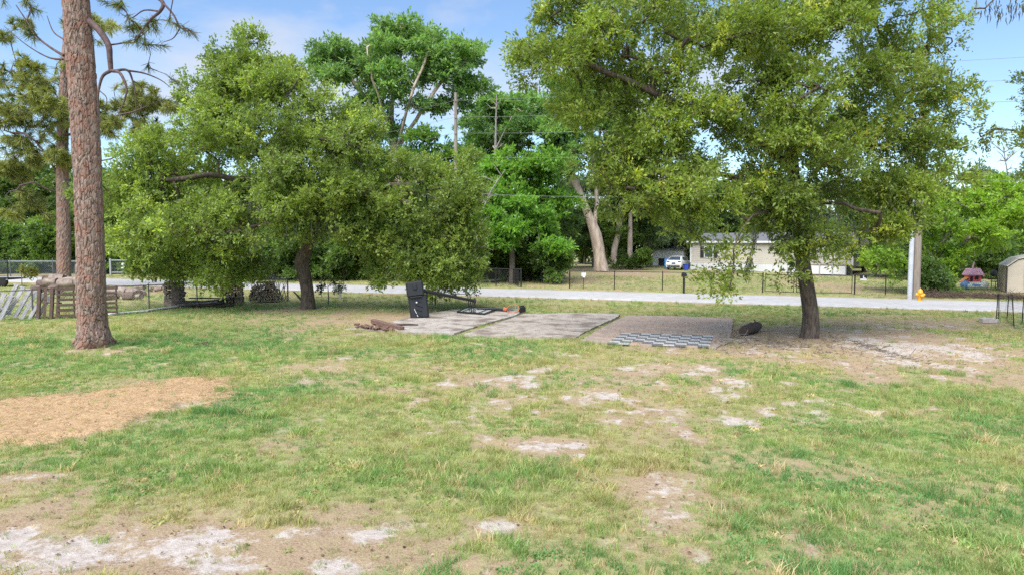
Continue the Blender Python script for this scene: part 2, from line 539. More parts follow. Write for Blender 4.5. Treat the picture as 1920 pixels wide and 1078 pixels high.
rows = np.concatenate([np.linspace(-40, 3.5, 16)[:-1], 3.5 * np.power(60 / 3.5, np.linspace(0, 1, 400)), 60 * np.power(40, np.linspace(0, 1, 30))[1:]])
us = np.linspace(-1, 1, 440)
gw = np.maximum(14, rows * 1.0 + 6)
gw[:15] = 45
gw[gw > 60] = gw[gw > 60] * 1.3
GX = us[None, :] * gw[:, None]
GY = np.repeat(rows[:, None], len(us), 1)
gx, gy = GX.ravel(), GY.ravel()
gs, gv, gst, glu, gba = masks(gx, gy)
gz = height(gx, gy)
nr_, nc_ = GX.shape
ii = np.arange(nr_ * nc_).reshape(nr_, nc_)
GF = np.stack([ii[:-1, :-1], ii[:-1, 1:], ii[1:, 1:], ii[1:, :-1]], -1).reshape(-1, 4)
g_me = mesh_np('ground', np.stack([gx, gy, gz], 1), GF, True, {'mask': np.stack([gs, gv, gst], 1), 'mask_two': np.stack([glu, gba, gba * 0], 1)})


def ground_material():
    m, N, L, out = nodes_of('ground_soil_and_turf')
    p = N.new('ShaderNodeBsdfPrincipled')
    p.inputs['Roughness'].default_value = 0.95
    p.inputs['Specular IOR Level'].default_value = 0.1
    L.new(p.outputs[0], out.inputs['Surface'])
    a = N.new('ShaderNodeAttribute')
    a.attribute_name = 'mask'
    sp = N.new('ShaderNodeSeparateColor')
    L.new(a.outputs['Color'], sp.inputs[0])
    a2 = N.new('ShaderNodeAttribute')
    a2.attribute_name = 'mask_two'
    sp2 = N.new('ShaderNodeSeparateColor')
    L.new(a2.outputs['Color'], sp2.inputs[0])
    tc = N.new('ShaderNodeTexCoord')

    def noise(s, det=5, r=0.6):
        n = N.new('ShaderNodeTexNoise')
        n.inputs['Scale'].default_value = s
        n.inputs['Detail'].default_value = det
        n.inputs['Roughness'].default_value = r
        L.new(tc.outputs['Object'], n.inputs['Vector'])
        return n.outputs['Fac']

    def math_(op, x, y):
        n = N.new('ShaderNodeMath')
        n.operation = op
        for i, v in enumerate((x, y)):
            if isinstance(v, (int, float)):
                n.inputs[i].default_value = v
            else:
                L.new(v, n.inputs[i])
        return n.outputs[0]

    def ramp(fac, stops):
        r = N.new('ShaderNodeValToRGB')
        while len(r.color_ramp.elements) < len(stops):
            r.color_ramp.elements.new(0.5)
        for e, (pos, c) in zip(r.color_ramp.elements, stops):
            e.position = pos
            e.color = (*c, 1)
        L.new(fac, r.inputs['Fac'])
        return r.outputs['Color']

    def mix(f, c1, c2):
        n = N.new('ShaderNodeMixRGB')
        L.new(f, n.inputs['Fac'])
        for i, v in (('Color1', c1), ('Color2', c2)):
            if isinstance(v, tuple):
                n.inputs[i].default_value = (*v, 1)
            else:
                L.new(v, n.inputs[i])
        return n.outputs['Color']

    n_f, n_m, n_c = noise(38, 6, 0.7), noise(9, 6), noise(2.2, 5)
    dirt = ramp(n_f, [(0.3, (0.17, 0.115, 0.072)), (0.5, (0.33, 0.235, 0.155)), (0.7, (0.47, 0.36, 0.255))])
    dirt = mix(ramp(n_c, [(0.4, (0, 0, 0)), (0.65, (.7, .7, .7))]), dirt, (0.40, 0.31, 0.19))
    sandc = ramp(n_m, [(0.3, (0.36, 0.30, 0.255)), (0.65, (0.53, 0.47, 0.42))])
    fs = math_('ADD', sp.outputs[0], math_('MULTIPLY', math_('SUBTRACT', n_m, 0.5), 1.5))
    fs = math_('ADD', fs, math_('MULTIPLY', math_('SUBTRACT', n_f, 0.5), 0.7))
    fs = math_('ADD', fs, math_('MULTIPLY', math_('SUBTRACT', n_c, 0.5), 0.9))
    soil = mix(ramp(fs, [(0.42, (0, 0, 0)), (0.80, (1, 1, 1))]), dirt, sandc)
    turf = ramp(n_m, [(0.3, (0.16, 0.195, 0.07)), (0.5, (0.28, 0.285, 0.115)), (0.7, (0.42, 0.36, 0.195))])
    lushc = ramp(n_f, [(0.3, (0.125, 0.20, 0.055)), (0.7, (0.26, 0.34, 0.11))])
    turf = mix(math_('MULTIPLY', sp2.outputs[0], 0.8), turf, lushc)
    fv = math_('ADD', sp.outputs[1], math_('MULTIPLY', math_('SUBTRACT', n_f, 0.5), 1.6))
    fv = math_('ADD', fv, math_('MULTIPLY', math_('SUBTRACT', n_m, 0.5), 1.2))
    col = mix(ramp(fv, [(0.30, (0, 0, 0)), (0.72, (1, 1, 1))]), soil, turf)
    straw = ramp(n_f, [(0.28, (0.28, 0.17, 0.098)), (0.5, (0.51, 0.345, 0.195)), (0.7, (0.64, 0.475, 0.28))])
    fst = math_('ADD', sp.outputs[2], math_('MULTIPLY', math_('SUBTRACT', n_f, 0.5), 1.0))
    straw = mix(ramp(n_m, [(0.45, (0, 0, 0)), (0.75, (.6, .6, .6))]), straw, (0.30, 0.19, 0.11))
    col = mix(ramp(fst, [(0.42, (0, 0, 0)), (0.58, (1, 1, 1))]), col, straw)
    L.new(col, p.inputs['Base Color'])
    b = N.new('ShaderNodeBump')
    b.inputs['Strength'].default_value = 0.8
    b.inputs['Distance'].default_value = 0.03
    L.new(math_('ADD', n_f, math_('MULTIPLY', n_m, 1.0)), b.inputs['Height'])
    L.new(b.outputs[0], p.inputs['Normal'])
    return m


tag(link('ground', g_me, ground_material()), kind='structure')

# ------------------------------------------------------------------ road
RS = -0.375                                     # the road runs away to the left
RA = math.atan(RS)
rdir = Vector((math.cos(RA), math.sin(RA), 0))
rnor = Vector((-rdir.y, rdir.x, 0))
rp0 = Vector((0, 41.2, 0))
xs = np.linspace(-170, 110, 280)
RV, RF = [], []
wob = lambda t, s: (vnoise(np.array([t * 0.9]), np.array([s * 7.7]), 5)[0] - 0.5) * 0.28
offs = (-2.85, -2.7, -1.3, 0, 1.3, 2.7, 2.85)
zz = (-0.06, 0.012, 0.035, 0.045, 0.035, 0.012, -0.06)
for t in xs:
    for k, (o_, z_) in enumerate(zip(offs, zz)):
        w_ = wob(t, k // 4 + 1) if k in (0, 1, 5, 6) else 0
        RV.append(rp0 + rdir * float(t) + rnor * (o_ + w_) + Vector((0, 0, z_)))
for i in range(len(xs) - 1):
    for k in range(len(offs) - 1):
        a = i * len(offs) + k
        RF.append((a, a + len(offs), a + len(offs) + 1, a + 1))
tag(link('road', mesh_np('road', [tuple(v) for v in RV], RF, True), M['road']), kind='structure')


# ------------------------------------------------------------------ trees
def spline(pts, n):
    P = [Vector(p) for p in pts]
    P = [P[0] * 2 - P[1]] + P + [P[-1] * 2 - P[-2]]
    out = []
    m = len(P) - 3
    for i in range(n):
        t = i / (n - 1) * m
        k = min(int(t), m - 1)
        u = t - k
        p0, p1, p2, p3 = P[k:k + 4]
        out.append(0.5 * ((2 * p1) + (p2 - p0) * u + (2 * p0 - 5 * p1 + 4 * p2 - p3) * u * u + (3 * p1 - p0 - 3 * p2 + p3) * u ** 3))
    return out


def swept_trunk(pts, rads, nseg, nside, rough=0.03, plates=False, seed=1):
    C = np.array([tuple(p) for p in spline(pts, nseg)])
    tt = np.linspace(0, 1, nseg)
    R = np.interp(tt, np.linspace(0, 1, len(rads)), rads)
    a = np.linspace(0, 2 * PI, nside, endpoint=False)
    zlen = np.cumsum(np.r_[0, np.linalg.norm(np.diff(C, axis=0), axis=1)])
    A, Z = np.meshgrid(a, zlen)
    RR = np.repeat(R[:, None], nside, 1)
    # periodic noise round the trunk
    cx, cy = np.cos(A), np.sin(A)
    n = fbm(cx * 2.2 + 40 + Z * 0.35, cy * 2.2 + 40 - Z * 0.25, seed, 4) - 0.5
    disp = n * 2.2 * rough
    if plates:
        u = A / (2 * PI) * 26 + (fbm(cx * 3 + 9 + Z * .8, cy * 3 + 9, seed + 8, 3) - .5) * 1.6
        v = Z * 4.4 + (fbm(cx * 3 + 19, cy * 3 + 9 + Z * .8, seed + 9, 3) - .5) * 1.6
        best = np.full(A.shape, 9.0)
        sec = np.full(A.shape, 9.0)
        hh = np.zeros(A.shape)
        iu, iv = np.floor(u), np.floor(v)
        for du in (-1, 0, 1):
            for dv in (-1, 0, 1):
                qx, qy = iu + du, iv + dv
                qm = np.mod(qx, 26)
                px_, py_ = qx + _hash(qm, qy, seed + 3), qy + _hash(qm, qy, seed + 4)
                d = np.hypot(u - px_, (v - py_))
                nb = d < best
                sec = np.where(nb, best, np.minimum(sec, d))
                hh = np.where(nb, _hash(qm, qy, seed + 5), hh)
                best = np.minimum(best, d)
        edge = sstep(0.0, 0.22, sec - best)
        disp = disp + rough * (edge * (0.5 + 0.7 * hh) - 0.55)
    # root flare lobes
    fl = np.exp(-Z / (R[0] * 0.9))
    disp = disp + fl * R[0] * 0.22 * (np.cos(A * 5 + seed) * 0.5 + np.cos(A * 3 + 1.7 * seed) * 0.4)
    RR = RR + disp
    V = np.stack([C[:, None, 0] + cx * RR, C[:, None, 1] + cy * RR, np.repeat(C[:, None, 2], nside, 1)], -1).reshape(-1, 3)
    idx = np.arange(nseg * nside).reshape(nseg, nside)
    nx = np.roll(idx, -1, 1)
    F = np.stack([idx[:-1], nx[:-1], nx[1:], idx[1:]], -1).reshape(-1, 4)
    return V, F


def frusta(P0, P1, R0, R1, n=5):
    P0, P1 = np.asarray(P0), np.asarray(P1)
    d = P1 - P0
    ln = np.linalg.norm(d, axis=1, keepdims=True)
    d = d / np.maximum(ln, 1e-6)
    ref = np.where(np.abs(d[:, 2:3]) < 0.9, np.array([[0, 0, 1.0]]), np.array([[1.0, 0, 0]]))
    a = np.cross(d, ref)
    a /= np.linalg.norm(a, axis=1, keepdims=True)
    b = np.cross(d, a)
    P0 = P0 - d * np.asarray(R0)[:, None] * 0.3
    P1 = P1 + d * np.asarray(R1)[:, None] * 0.3
    ang = np.linspace(0, 2 * PI, n, endpoint=False)
    ring = a[:, None, :] * np.cos(ang)[None, :, None] + b[:, None, :] * np.sin(ang)[None, :, None]
    V0 = P0[:, None] + ring * np.asarray(R0)[:, None, None]
    V1 = P1[:, None] + ring * np.asarray(R1)[:, None, None]
    V = np.concatenate([V0, V1], 1)
    m = len(P0)
    base = (np.arange(m) * 2 * n)[:, None]
    k = np.arange(n)
    k2 = (k + 1) % n
    F = np.stack([base + k, base + k2, base + n + k2, base + n + k], -1).reshape(-1, 4)
    return V.reshape(-1, 3), F


class Skel:
    def __init__(self):
        self.p, self.par = [], []

    def add(self, p, par):
        self.p.append(np.array(p, float))
        self.par.append(par)
        return len(self.p) - 1

    def poly(self, pts, par=-1):
        ids = []
        for q in pts:
            par = self.add(q, par)
            ids.append(par)
        return ids

    def nearest(self, q):
        d = np.linalg.norm(np.array(self.p) - np.array(q), axis=1)
        return int(np.argmin(d))

    def limb(self, pts, nseg=None):
        """a guide limb that starts at the nearest node"""
        par = self.nearest(pts[0])
        n = nseg or max(4, len(pts) * 3)
        sp = spline([Vector(self.p[par])] + [Vector(q) for q in pts[1:]], n)
        for q in sp[1:]:
            jit = Vector(RNG.normal(0, 0.05, 3))
            par = self.add(np.array(q + jit), par)

    def grow(self, targets, seg=0.9, bend=0.18, minfrom=0):
        T = np.array(targets)
        order = np.argsort([np.min(np.linalg.norm(np.array(self.p[minfrom:]) - t, axis=1)) for t in T])
        P = np.array(self.p)
        ends = np.zeros(len(T), int)
        for k in order:
            t = T[k]
            d = np.linalg.norm(P[minfrom:] - t, axis=1)
            j = int(np.argmin(d)) + minfrom
            a = P[j]
            L = np.linalg.norm(t - a)
            ns = max(2, int(L / seg) + 1)
            side = RNG.normal(0, 1, 3)
            side[2] = abs(side[2]) * 0.6
            new = []
            par = j
            for s in range(1, ns + 1):
                u = s / ns
                q = a + (t - a) * u + side * L * bend * math.sin(PI * u) * 0.6 + RNG.normal(0, 0.03 * L / ns, 3) * (u < 1)
                par = self.add(q, par)
                new.append(q)
            P = np.vstack([P, new])
            ends[k] = par
        return ends

    def mesh(self, R, skip, tip=0.008, power=0.46, n=5):
        N = len(self.p)
        cnt = np.zeros(N)
        has = np.zeros(N, bool)
        for i in range(N):
            if self.par[i] >= 0:
                has[self.par[i]] = True
        cnt[~has] = 1
        for i in range(N - 1, -1, -1):
            if self.par[i] >= 0:
                cnt[self.par[i]] += cnt[i]
        rad = np.maximum(tip, R * (cnt / max(1, cnt.max())) ** power)
        e = [i for i in range(N) if self.par[i] >= 0 and i >= skip]
        pa = [self.par[i] for i in e]
        P = np.array(self.p)
        return frusta(P[pa], P[e], rad[pa] if False else np.minimum(rad[pa], rad[e] * 1.35), rad[e], n)


def leaf_cloud(C, OUT, TINT, per, twigs, tlen, L, W, up=0.5, flat=1.0, droop=0.0, jitter=0.05, out_w=0.6, seed=0):
    rng = np.random.default_rng(seed)
    n = len(C)
    D = rng.normal(0, 0.75, (n, twigs, 3)) + OUT[:, None, :] * out_w
    D[:, :, 2] = D[:, :, 2] * flat - droop + 0.12
    D /= np.linalg.norm(D, axis=2, keepdims=True)
    TL = tlen * rng.uniform(0.55, 1.2, (n, twigs))
    ci = np.repeat(np.arange(n), per)
    ti = rng.integers(0, twigs, n * per)
    t = np.sqrt(rng.uniform(0.01, 1, n * per))
    d = D[ci, ti]
    pos = C[ci] + d * (t * TL[ci, ti])[:, None] + rng.normal(0, jitter, (n * per, 3))
    ld = d * 0.7 + rng.normal(0, 0.55, (n * per, 3))
    ld[:, 2] -= droop * 0.4
    ld /= np.linalg.norm(ld, axis=1, keepdims=True)
    nn = rng.normal(0, 0.55, (n * per, 3))
    nn[:, 2] += up
    sd_ = np.cross(ld, nn)
    sd_ /= np.maximum(np.linalg.norm(sd_, axis=1, keepdims=True), 1e-5)
    nrm = np.cross(sd_, ld)
    sc = rng.uniform(0.65, 1.25, n * per)[:, None]
    l, w = L * sc, W * sc
    b = pos
    v1 = pos + ld * l * 0.45 + sd_ * w * 0.5 + nrm * l * 0.07
    v2 = pos + ld * l
    v3 = pos + ld * l * 0.45 - sd_ * w * 0.5 + nrm * l * 0.07
    V = np.stack([b, v1, v2, v3], 1).reshape(-1, 3)
    F = np.arange(len(V)).reshape(-1, 4)
    tint = TINT[ci] * rng.normal(1, 0.16, (n * per, 1)).clip(0.55, 1.6)
    tint = tint * (1 + rng.normal(0, 0.06, (n * per, 3)))
    tint = tint * np.array([1.03, 1.13, 1.22])
    tint = np.repeat(tint, 4, 0).clip(0.005, 0.9)
    return V, F, tint


def B(px, py, Y, rx, ry, dY, w=1.0):
    """a lobe of a crown: centre, half sizes in metres, share of leaves"""
    c = at(px, py, Y)
    return (np.array(c), np.array([rx * Y / FPX, dY, ry * Y / FPX]), w)


def sample_lobes(lobes, n, shell=2.0, rng=RNG, zmin=0.6, sub=1.05):
    """foliage masses: every lobe is broken into smaller masses, each a flattened cushion of leaf clumps"""
    vol = np.array([(l[1][0] * l[1][1] * l[1][2]) ** 0.75 * l[2] for l in lobes])
    cnt = np.maximum(3, (vol / vol.sum() * n).astype(int))
    C, O, G = [], [], []
    gi = 0
    for (c, r, w), k in zip(lobes, cnt):
        ns = max(2, int(k / 11))
        d = rng.normal(0, 1, (ns, 3))
        d /= np.linalg.norm(d, axis=1, keepdims=True)
        rad = rng.uniform(0.0, 1, (ns, 1)) ** (1 / (1.5 * shell))
        sc = c + d * r * rad * 0.92
        so = d / r
        so /= np.linalg.norm(so, axis=1, keepdims=True)
        rs = np.minimum(sub, r.min() * 0.7) * rng.uniform(0.6, 1.25, ns)
        pick = rng.integers(0, ns, k)
        e = rng.normal(0, 1, (k, 3))
        e[:, 2] = np.where(e[:, 2] < 0, e[:, 2] * 0.55, e[:, 2])
        e /= np.linalg.norm(e, axis=1, keepdims=True)
        q = rng.uniform(0, 1, (k, 1)) ** 0.4
        p = sc[pick] + e * q * rs[pick][:, None] * np.array([1.0, 1.0, 0.62])
        o = so[pick] * 0.5 + e * 0.7
        o /= np.maximum(np.linalg.norm(o, axis=1, keepdims=True), 1e-5)
        C.append(p)
        O.append(o)
        G.append(pick + gi)
        gi += ns
    C, O, G = np.vstack(C), np.vstack(O), np.concatenate(G)
    ok = C[:, 2] > zmin
    sample_lobes.groups = G[ok]
    return C[ok], O[ok]


def tints(n, dark, light, spread=1.0, warm=None, pw=0.05, rng=RNG, groups=None):
    k = rng.beta(1.6, 1.8, (n, 1))
    if groups is not None and len(groups) == n:
        kg = rng.beta(1.2, 1.4, (groups.max() + 1, 1))
        k = 0.45 * k + 0.55 * kg[groups]
    t = np.array(dark) * (1 - k) + np.array(light) * k
    if warm is not None:
        w = rng.uniform(0, 1, n) < pw
        t[w] = np.array(warm) * rng.uniform(0.8, 1.2, (w.sum(), 1))
    return t


def make_tree(name, label, base, trunk, rads, limbs, lobes, n_cl, per, L, W, dark, light, warm=None, bark='oak_bark', twigs=6, tlen=0.6, cat='tree',
              up=0.5, flat=1.0, droop=0.0, out_w=0.6, shell=2.0, seg=0.9, group=None, seed=1, nseg=60, nside=20, rough=0.03, plates=False, leafm='leaf', branch_r=None, zmin=0.6, tip=0.008, bend=0.18, minfrom=None, twigmat=None, jitter=0.05, pw=0.05, sub=1.05):
    base = Vector(base)
    t = thing(name, label, cat, base, 0, group)
    b = np.array(base)
    V, F = swept_trunk(trunk, rads, nseg, nside, rough, plates, seed)
    link('trunk', mesh_np('trunk', V - b, F, True), M[bark], t)
    sk = Skel()
    sp = spline(trunk, 14)
    sk.poly([np.array(q) for q in sp])
    skip = len(sp)
    for lb in limbs:
        sk.limb(lb)
    C, O = sample_lobes(lobes, n_cl, shell, np.random.default_rng(seed), zmin, sub)
    mf = minfrom if minfrom is not None else max(0, len(sp) // 2)
    sk.grow(C, seg, bend, mf)
    bv, bf = sk.mesh(branch_r or rads[-1] * 1.4, skip, tip)
    tag(link('branches', mesh_np('branches', bv - b, bf, True), M[twigmat or bark], t), kind='stuff')
    T = tints(len(C), dark, light, 1, warm, pw, np.random.default_rng(seed + 5), sample_lobes.groups)
    lv, lf, lt = leaf_cloud(C, O, T, per, twigs, tlen, L, W, up, flat, droop, jitter, out_w, seed)
    keep = lv.reshape(-1, 4, 3)[:, :, 2].min(1) > 0.02
    lv = lv.reshape(-1, 4, 3)[keep].reshape(-1, 3)
    lt = lt.reshape(-1, 4, 3)[keep].reshape(-1, 3)
    lf = np.arange(len(lv)).reshape(-1, 4)
    tag(link('crown', mesh_np('crown', lv - b, lf, False, {'tint': lt}), M[leafm], t), kind='stuff')
    return t, sk


# ---- the oak on the right, beside the checkered slab
Y4 = gp(1517, 632).y
b4 = gp(1517, 632)
tr4 = [b4 + Vector((0, 0, -0.1)), at(1520, 590, Y4), at(1510, 520, Y4), at(1498, 440, Y4), at(1490, 350, Y4 + .2), at(1480, 250, Y4 + .3), at(1450, 130, Y4 + .2), at(1440, -20, Y4)]
limbs4 = [
    [at(1498, 430, Y4), at(1440, 360, Y4 - .6), at(1330, 320, Y4 - 1.5), at(1200, 330, Y4 - 2.2)],
    [at(1490, 330, Y4), at(1400, 250, Y4 - 1), at(1250, 190, Y4 - 1.6), at(1090, 110, Y4 - 2)],
    [at(1490, 350, Y4), at(1560, 300, Y4 + 1), at(1660, 270, Y4 + 1.4), at(1760, 260, Y4 + 1.2)],
    [at(1480, 250, Y4), at(1560, 170, Y4 + 1), at(1650, 138, Y4 + 1.5), at(1780, 130, Y4 + 1)],
    [at(1480, 260, Y4), at(1420, 110, Y4 + 1.5), at(1410, 40, Y4 + 1.8), at(1400, -90, Y4 + 2)],
    [at(1490, 400, Y4), at(1560, 380, Y4 - 1.2), at(1650, 400, Y4 - 1.8)],
    [at(1490, 420, Y4), at(1440, 400, Y4 - 2), at(1390, 430, Y4 - 2.6), at(1370, 500, Y4 - 2.8), at(1371, 552, Y4 - 2.8)],
    [at(1480, 300, Y4), at(1500, 230, Y4 - 2.4), at(1480, 180, Y4 - 3.4)],
    [at(1490, 350, Y4), at(1400, 330, Y4 + 2), at(1300, 350, Y4 + 3.2)],
]
lobes4 = [
    B(1075, 85, Y4 - 1.5, 110, 80, 1.7), B(1200, 60, Y4 - 1, 130, 90, 2.2), B(1340, 20, Y4, 130, 90, 2.4), B(1500, 0, Y4 + .4, 150, 90, 2.6), B(1660, 10, Y4 + 1, 110, 80, 2.0, .8), B(1760, 110, Y4 + 1.2, 70, 110, 1.6, .55),
    B(1175, 200, Y4 - 1.8, 105, 110, 1.7), B(1215, 300, Y4 - 2, 110, 90, 1.6), B(1330, 160, Y4 - 1.6, 110, 70, 1.8), B(1470, 170, Y4 - 1.8, 110, 70, 1.9), B(1610, 200, Y4 + .2, 90, 60, 2.0, .8), B(1700, 230, Y4 + .6, 100, 70, 1.8),
    B(1225, 385, Y4 - 1.5, 75, 55, 1.4, .9), B(1520, 270, Y4 - 2, 90, 65, 1.5), B(1590, 310, Y4 - 1, 100, 80, 1.8), B(1710, 330, Y4 + .2, 95, 70, 1.6), B(1640, 400, Y4 - .6, 90, 50, 1.4, .8),
    B(1420, 372, Y4 - 1.6, 90, 42, 1.3, .8), B(1530, 420, Y4 - 1.6, 75, 50, 1.1, .9), B(1515, 465, Y4 - 1.0, 46, 36, 0.8, 1), B(1465, 500, Y4 - 1.6, 34, 22, .5, .9), B(1610, 430, Y4 - .6, 55, 30, .9, .8), B(1450, 440, Y4 - 1.8, 50, 30, .7, .9), B(1560, 455, Y4 - 1, 45, 26, .7, .8), B(1330, 385, Y4 - 1.6, 60, 32, 1.0, .8), B(1500, 340, Y4 - 2, 90, 50, 1.2, 1), B(1380, 230, Y4 - 1.8, 80, 50, 1.4, .8),
    B(1400, 290, Y4 + 1.8, 80, 50, 1.6, .5), B(1150, 140, Y4 + .5, 120, 60, 1.6, .5), B(1560, 90, Y4 - 1, 110, 60, 2, .8), B(1420, 80, Y4 - 2, 100, 60, 1.7, .8),
    B(1362, 462, Y4 - 2.6, 30, 26, .5, 1.1), B(1380, 515, Y4 - 2.8, 26, 26, .4, 1.3), B(1340, 500, Y4 - 2.7, 14, 36, .3, 1.2), B(1370, 545, Y4 - 2.8, 9, 14, .2, 1.6), B(1775, 200, Y4 + 1.2, 45, 100, 1.2, .5), B(1740, 310, Y4 + .6, 50, 60, 1.2, .8), B(1680, 370, Y4 - .2, 90, 45, 1.4, .9), B(1195, 330, Y4 - 1.8, 60, 80, 1.3, .9), B(1270, 420, Y4 - 1.6, 50, 40, 1.0, .8), B(1020, 55, Y4 - 1.4, 60, 50, 1.2, .9), B(1030, 110, Y4 - 1.4, 50, 40, 1.0, .5), B(1290, 250, Y4 + 1.5, 120, 80, 1.6, .6),
]
oakR, sk4 = make_tree('oak_tree', 'broad leafy oak with hanging lower branch, standing by the checkered slab', b4, tr4, [.30, .245, .22, .21, .19, .165, .12, .07], limbs4, lobes4,
                 2050, 112, .125, .056, (0.105, 0.142, 0.030), (0.331, 0.378, 0.068), (0.419, 0.419, 0.068), twigs=7, tlen=.52, seed=4, up=.55, droop=.0, out_w=.7, sub=.85, branch_r=.24, nseg=90, nside=28, rough=.02, zmin=.8)

# ---- the spreading oak on the left
Y3 = gp(577, 578).y
b3 = gp(577, 578)
tr3 = [b3 + Vector((0, 0, -0.1)), at(577, 555, Y3), at(572, 520, Y3), at(566, 490, Y3), at(582, 450, Y3), at(590, 410, Y3), at(600, 380, Y3 + .3)]
limbs3 = [
    [at(590, 410, Y3), at(640, 385, Y3 - 1), at(700, 360, Y3 - 1.8), at(770, 350, Y3 - 2)],
    [at(590, 400, Y3), at(560, 330, Y3 - .6), at(555, 280, Y3 - 1.2), at(590, 265, Y3 - 2), at(660, 268, Y3 - 2.6)],
    [at(555, 280, Y3), at(540, 240, Y3 - 1), at(535, 200, Y3 - 1.2), at(560, 150, Y3 - 1)],
    [at(600, 380, Y3), at(500, 350, Y3), at(400, 330, Y3 - .6), at(300, 340, Y3 - 1)],
    [at(600, 380, Y3), at(490, 300, Y3 + 1.2), at(460, 200, Y3 + 1.6), at(470, 110, Y3 + 1.6)],
    [at(600, 370, Y3), at(690, 320, Y3 + 1), at(780, 330, Y3 + 1.4)],
    [at(590, 400, Y3), at(500, 420, Y3 - 2), at(400, 440, Y3 - 2.6)],
]
lobes3 = [
    B(450, 170, Y3 + 1, 75, 70, 2.0), B(540, 200, Y3, 80, 50, 2.2), B(610, 240, Y3 - 1, 85, 55, 2.2), B(460, 270, Y3 - .6, 110, 80, 2.8), B(560, 300, Y3 - 1.6, 110, 70, 2.4), B(680, 310, Y3 - 1.2, 90, 70, 2.6),
    B(330, 330, Y3, 90, 75, 2.5), B(260, 350, Y3 + .5, 75, 80, 2.2), B(300, 430, Y3 - .4, 90, 60, 2.2), B(400, 410, Y3 - 1.6, 90, 70, 2.4), B(500, 400, Y3 - 2, 90, 70, 2.2), B(640, 400, Y3 - 1.6, 100, 60, 2.4),
    B(760, 380, Y3 - .8, 100, 80, 2.6), B(820, 430, Y3 - .2, 75, 70, 2.2), B(790, 490, Y3 - .8, 80, 50, 1.8), B(700, 460, Y3 - 1.2, 90, 55, 1.9), B(830, 500, Y3 - .6, 65, 38, 1.5), B(835, 345, Y3, 65, 60, 1.8), B(855, 430, Y3 - .2, 45, 70, 1.6), B(850, 500, Y3 - .8, 50, 40, 1.4), B(740, 510, Y3 - 1, 70, 30, 1.4, .8), B(425, 130, Y3 + 1.2, 55, 55, 1.5, .8), B(330, 500, Y3 - .4, 60, 34, 1.3, .9), B(260, 480, Y3, 45, 36, 1.3, .8), B(430, 510, Y3 - .6, 60, 32, 1.2, .8), B(780, 535, Y3 - 1.8, 40, 20, .8, .7), B(855, 535, Y3 - .8, 38, 18, .8, .5), B(790, 510, Y3 - 1.4, 70, 35, 1.0, .8),
    B(310, 490, Y3 - .6, 60, 35, 1.5, .8), B(390, 490, Y3 - 1, 60, 50, 1.4, .9), B(400, 535, Y3 - .8, 40, 26, .9, .7), B(470, 470, Y3 - .2, 60, 45, 1.6, .7), B(230, 430, Y3 + .5, 45, 60, 1.6, .7), B(470, 100, Y3 + 1.6, 60, 36, 1.3, .75), B(530, 130, Y3 + 1, 55, 34, 1.3, .8), B(490, 150, Y3 + .4, 90, 50, 1.8, .9), B(400, 230, Y3 + .8, 60, 70, 1.8), B(620, 205, Y3 + .2, 60, 30, 1.5, .6),
]
oakL, sk3 = make_tree('oak_tree', 'wide spreading oak with crooked dark trunk and low hanging foliage beside the woodpiles', b3, tr3, [.36, .29, .29, .34, .28, .25, .2], limbs3, lobes3,
                 2800, 92, .145, .075, (0.115, 0.155, 0.038), (0.358, 0.412, 0.089), (0.405, 0.446, 0.101), twigs=7, tlen=.6, seed=3, up=.6, out_w=.6, sub=.95, branch_r=.28, nseg=80, nside=24, rough=.045, zmin=.9)

# ---- tall tree with a domed crown behind
Y5 = 62.0
b5 = Vector((at(745, 400, Y5).x, Y5, 0))
tr5 = [b5, at(747, 420, Y5), at(742, 300, Y5), at(735, 240, Y5), at(728, 190, Y5)]
limbs5 = [[at(740, 270, Y5), at(690, 190, Y5 - 1), at(640, 130, Y5 - 1), at(610, 100, Y5)], [at(742, 280, Y5), at(790, 210, Y5 - 2), at(830, 150, Y5 - 2), at(870, 120, Y5 - 1)], [at(735, 240, Y5), at(740, 150, Y5 + 1), at(760, 70, Y5)], [at(740, 265, Y5), at(700, 150, Y5 - 3), at(690, 90, Y5 - 3)], [at(742, 285, Y5), at(770, 180, Y5 - 4), at(800, 110, Y5 - 3)], [at(735, 250, Y5), at(680, 240, Y5 - 3), at(650, 220, Y5 - 3)]]
lobes5 = [B(650, 110, Y5, 70, 36, 3.4), B(730, 90, Y5 - 1, 80, 36, 4), B(790, 75, Y5, 55, 30, 3.5), B(840, 110, Y5 - .5, 50, 36, 3), B(615, 120, Y5, 40, 20, 2.5, .8), B(865, 150, Y5, 30, 28, 2, .7), B(700, 150, Y5 - 3, 90, 30, 2.5), B(800, 140, Y5 - 2, 80, 32, 3), B(680, 195, Y5 - 1, 36, 34, 2.5, .8), B(770, 190, Y5 - 2, 60, 22, 2.2, .45), B(730, 245, Y5 - 1, 70, 20, 2, .4), B(815, 215, Y5, 40, 20, 2, .45), B(590, 130, Y5, 36, 22, 2.5, .8), B(640, 150, Y5 - 2, 60, 26, 2.4, .8), B(880, 165, Y5, 22, 26, 2, .8), B(850, 190, Y5 - 1, 34, 22, 2, .5)]
make_tree('domed_tree', 'tall tree with an airy domed crown rising above the left oak', b5, tr5, [.7, .6, .5, .36, .2], limbs5, lobes5, 950, 58, .40, .15, (0.115, 0.185, 0.066), (0.28, 0.41, 0.115), None, 'pale_bark', 5, 1.05, seed=5, flat=.35, up=.9, out_w=.5, branch_r=.34, seg=1.6, sub=1.9, zmin=4, tip=.03, shell=1.5, jitter=.1)

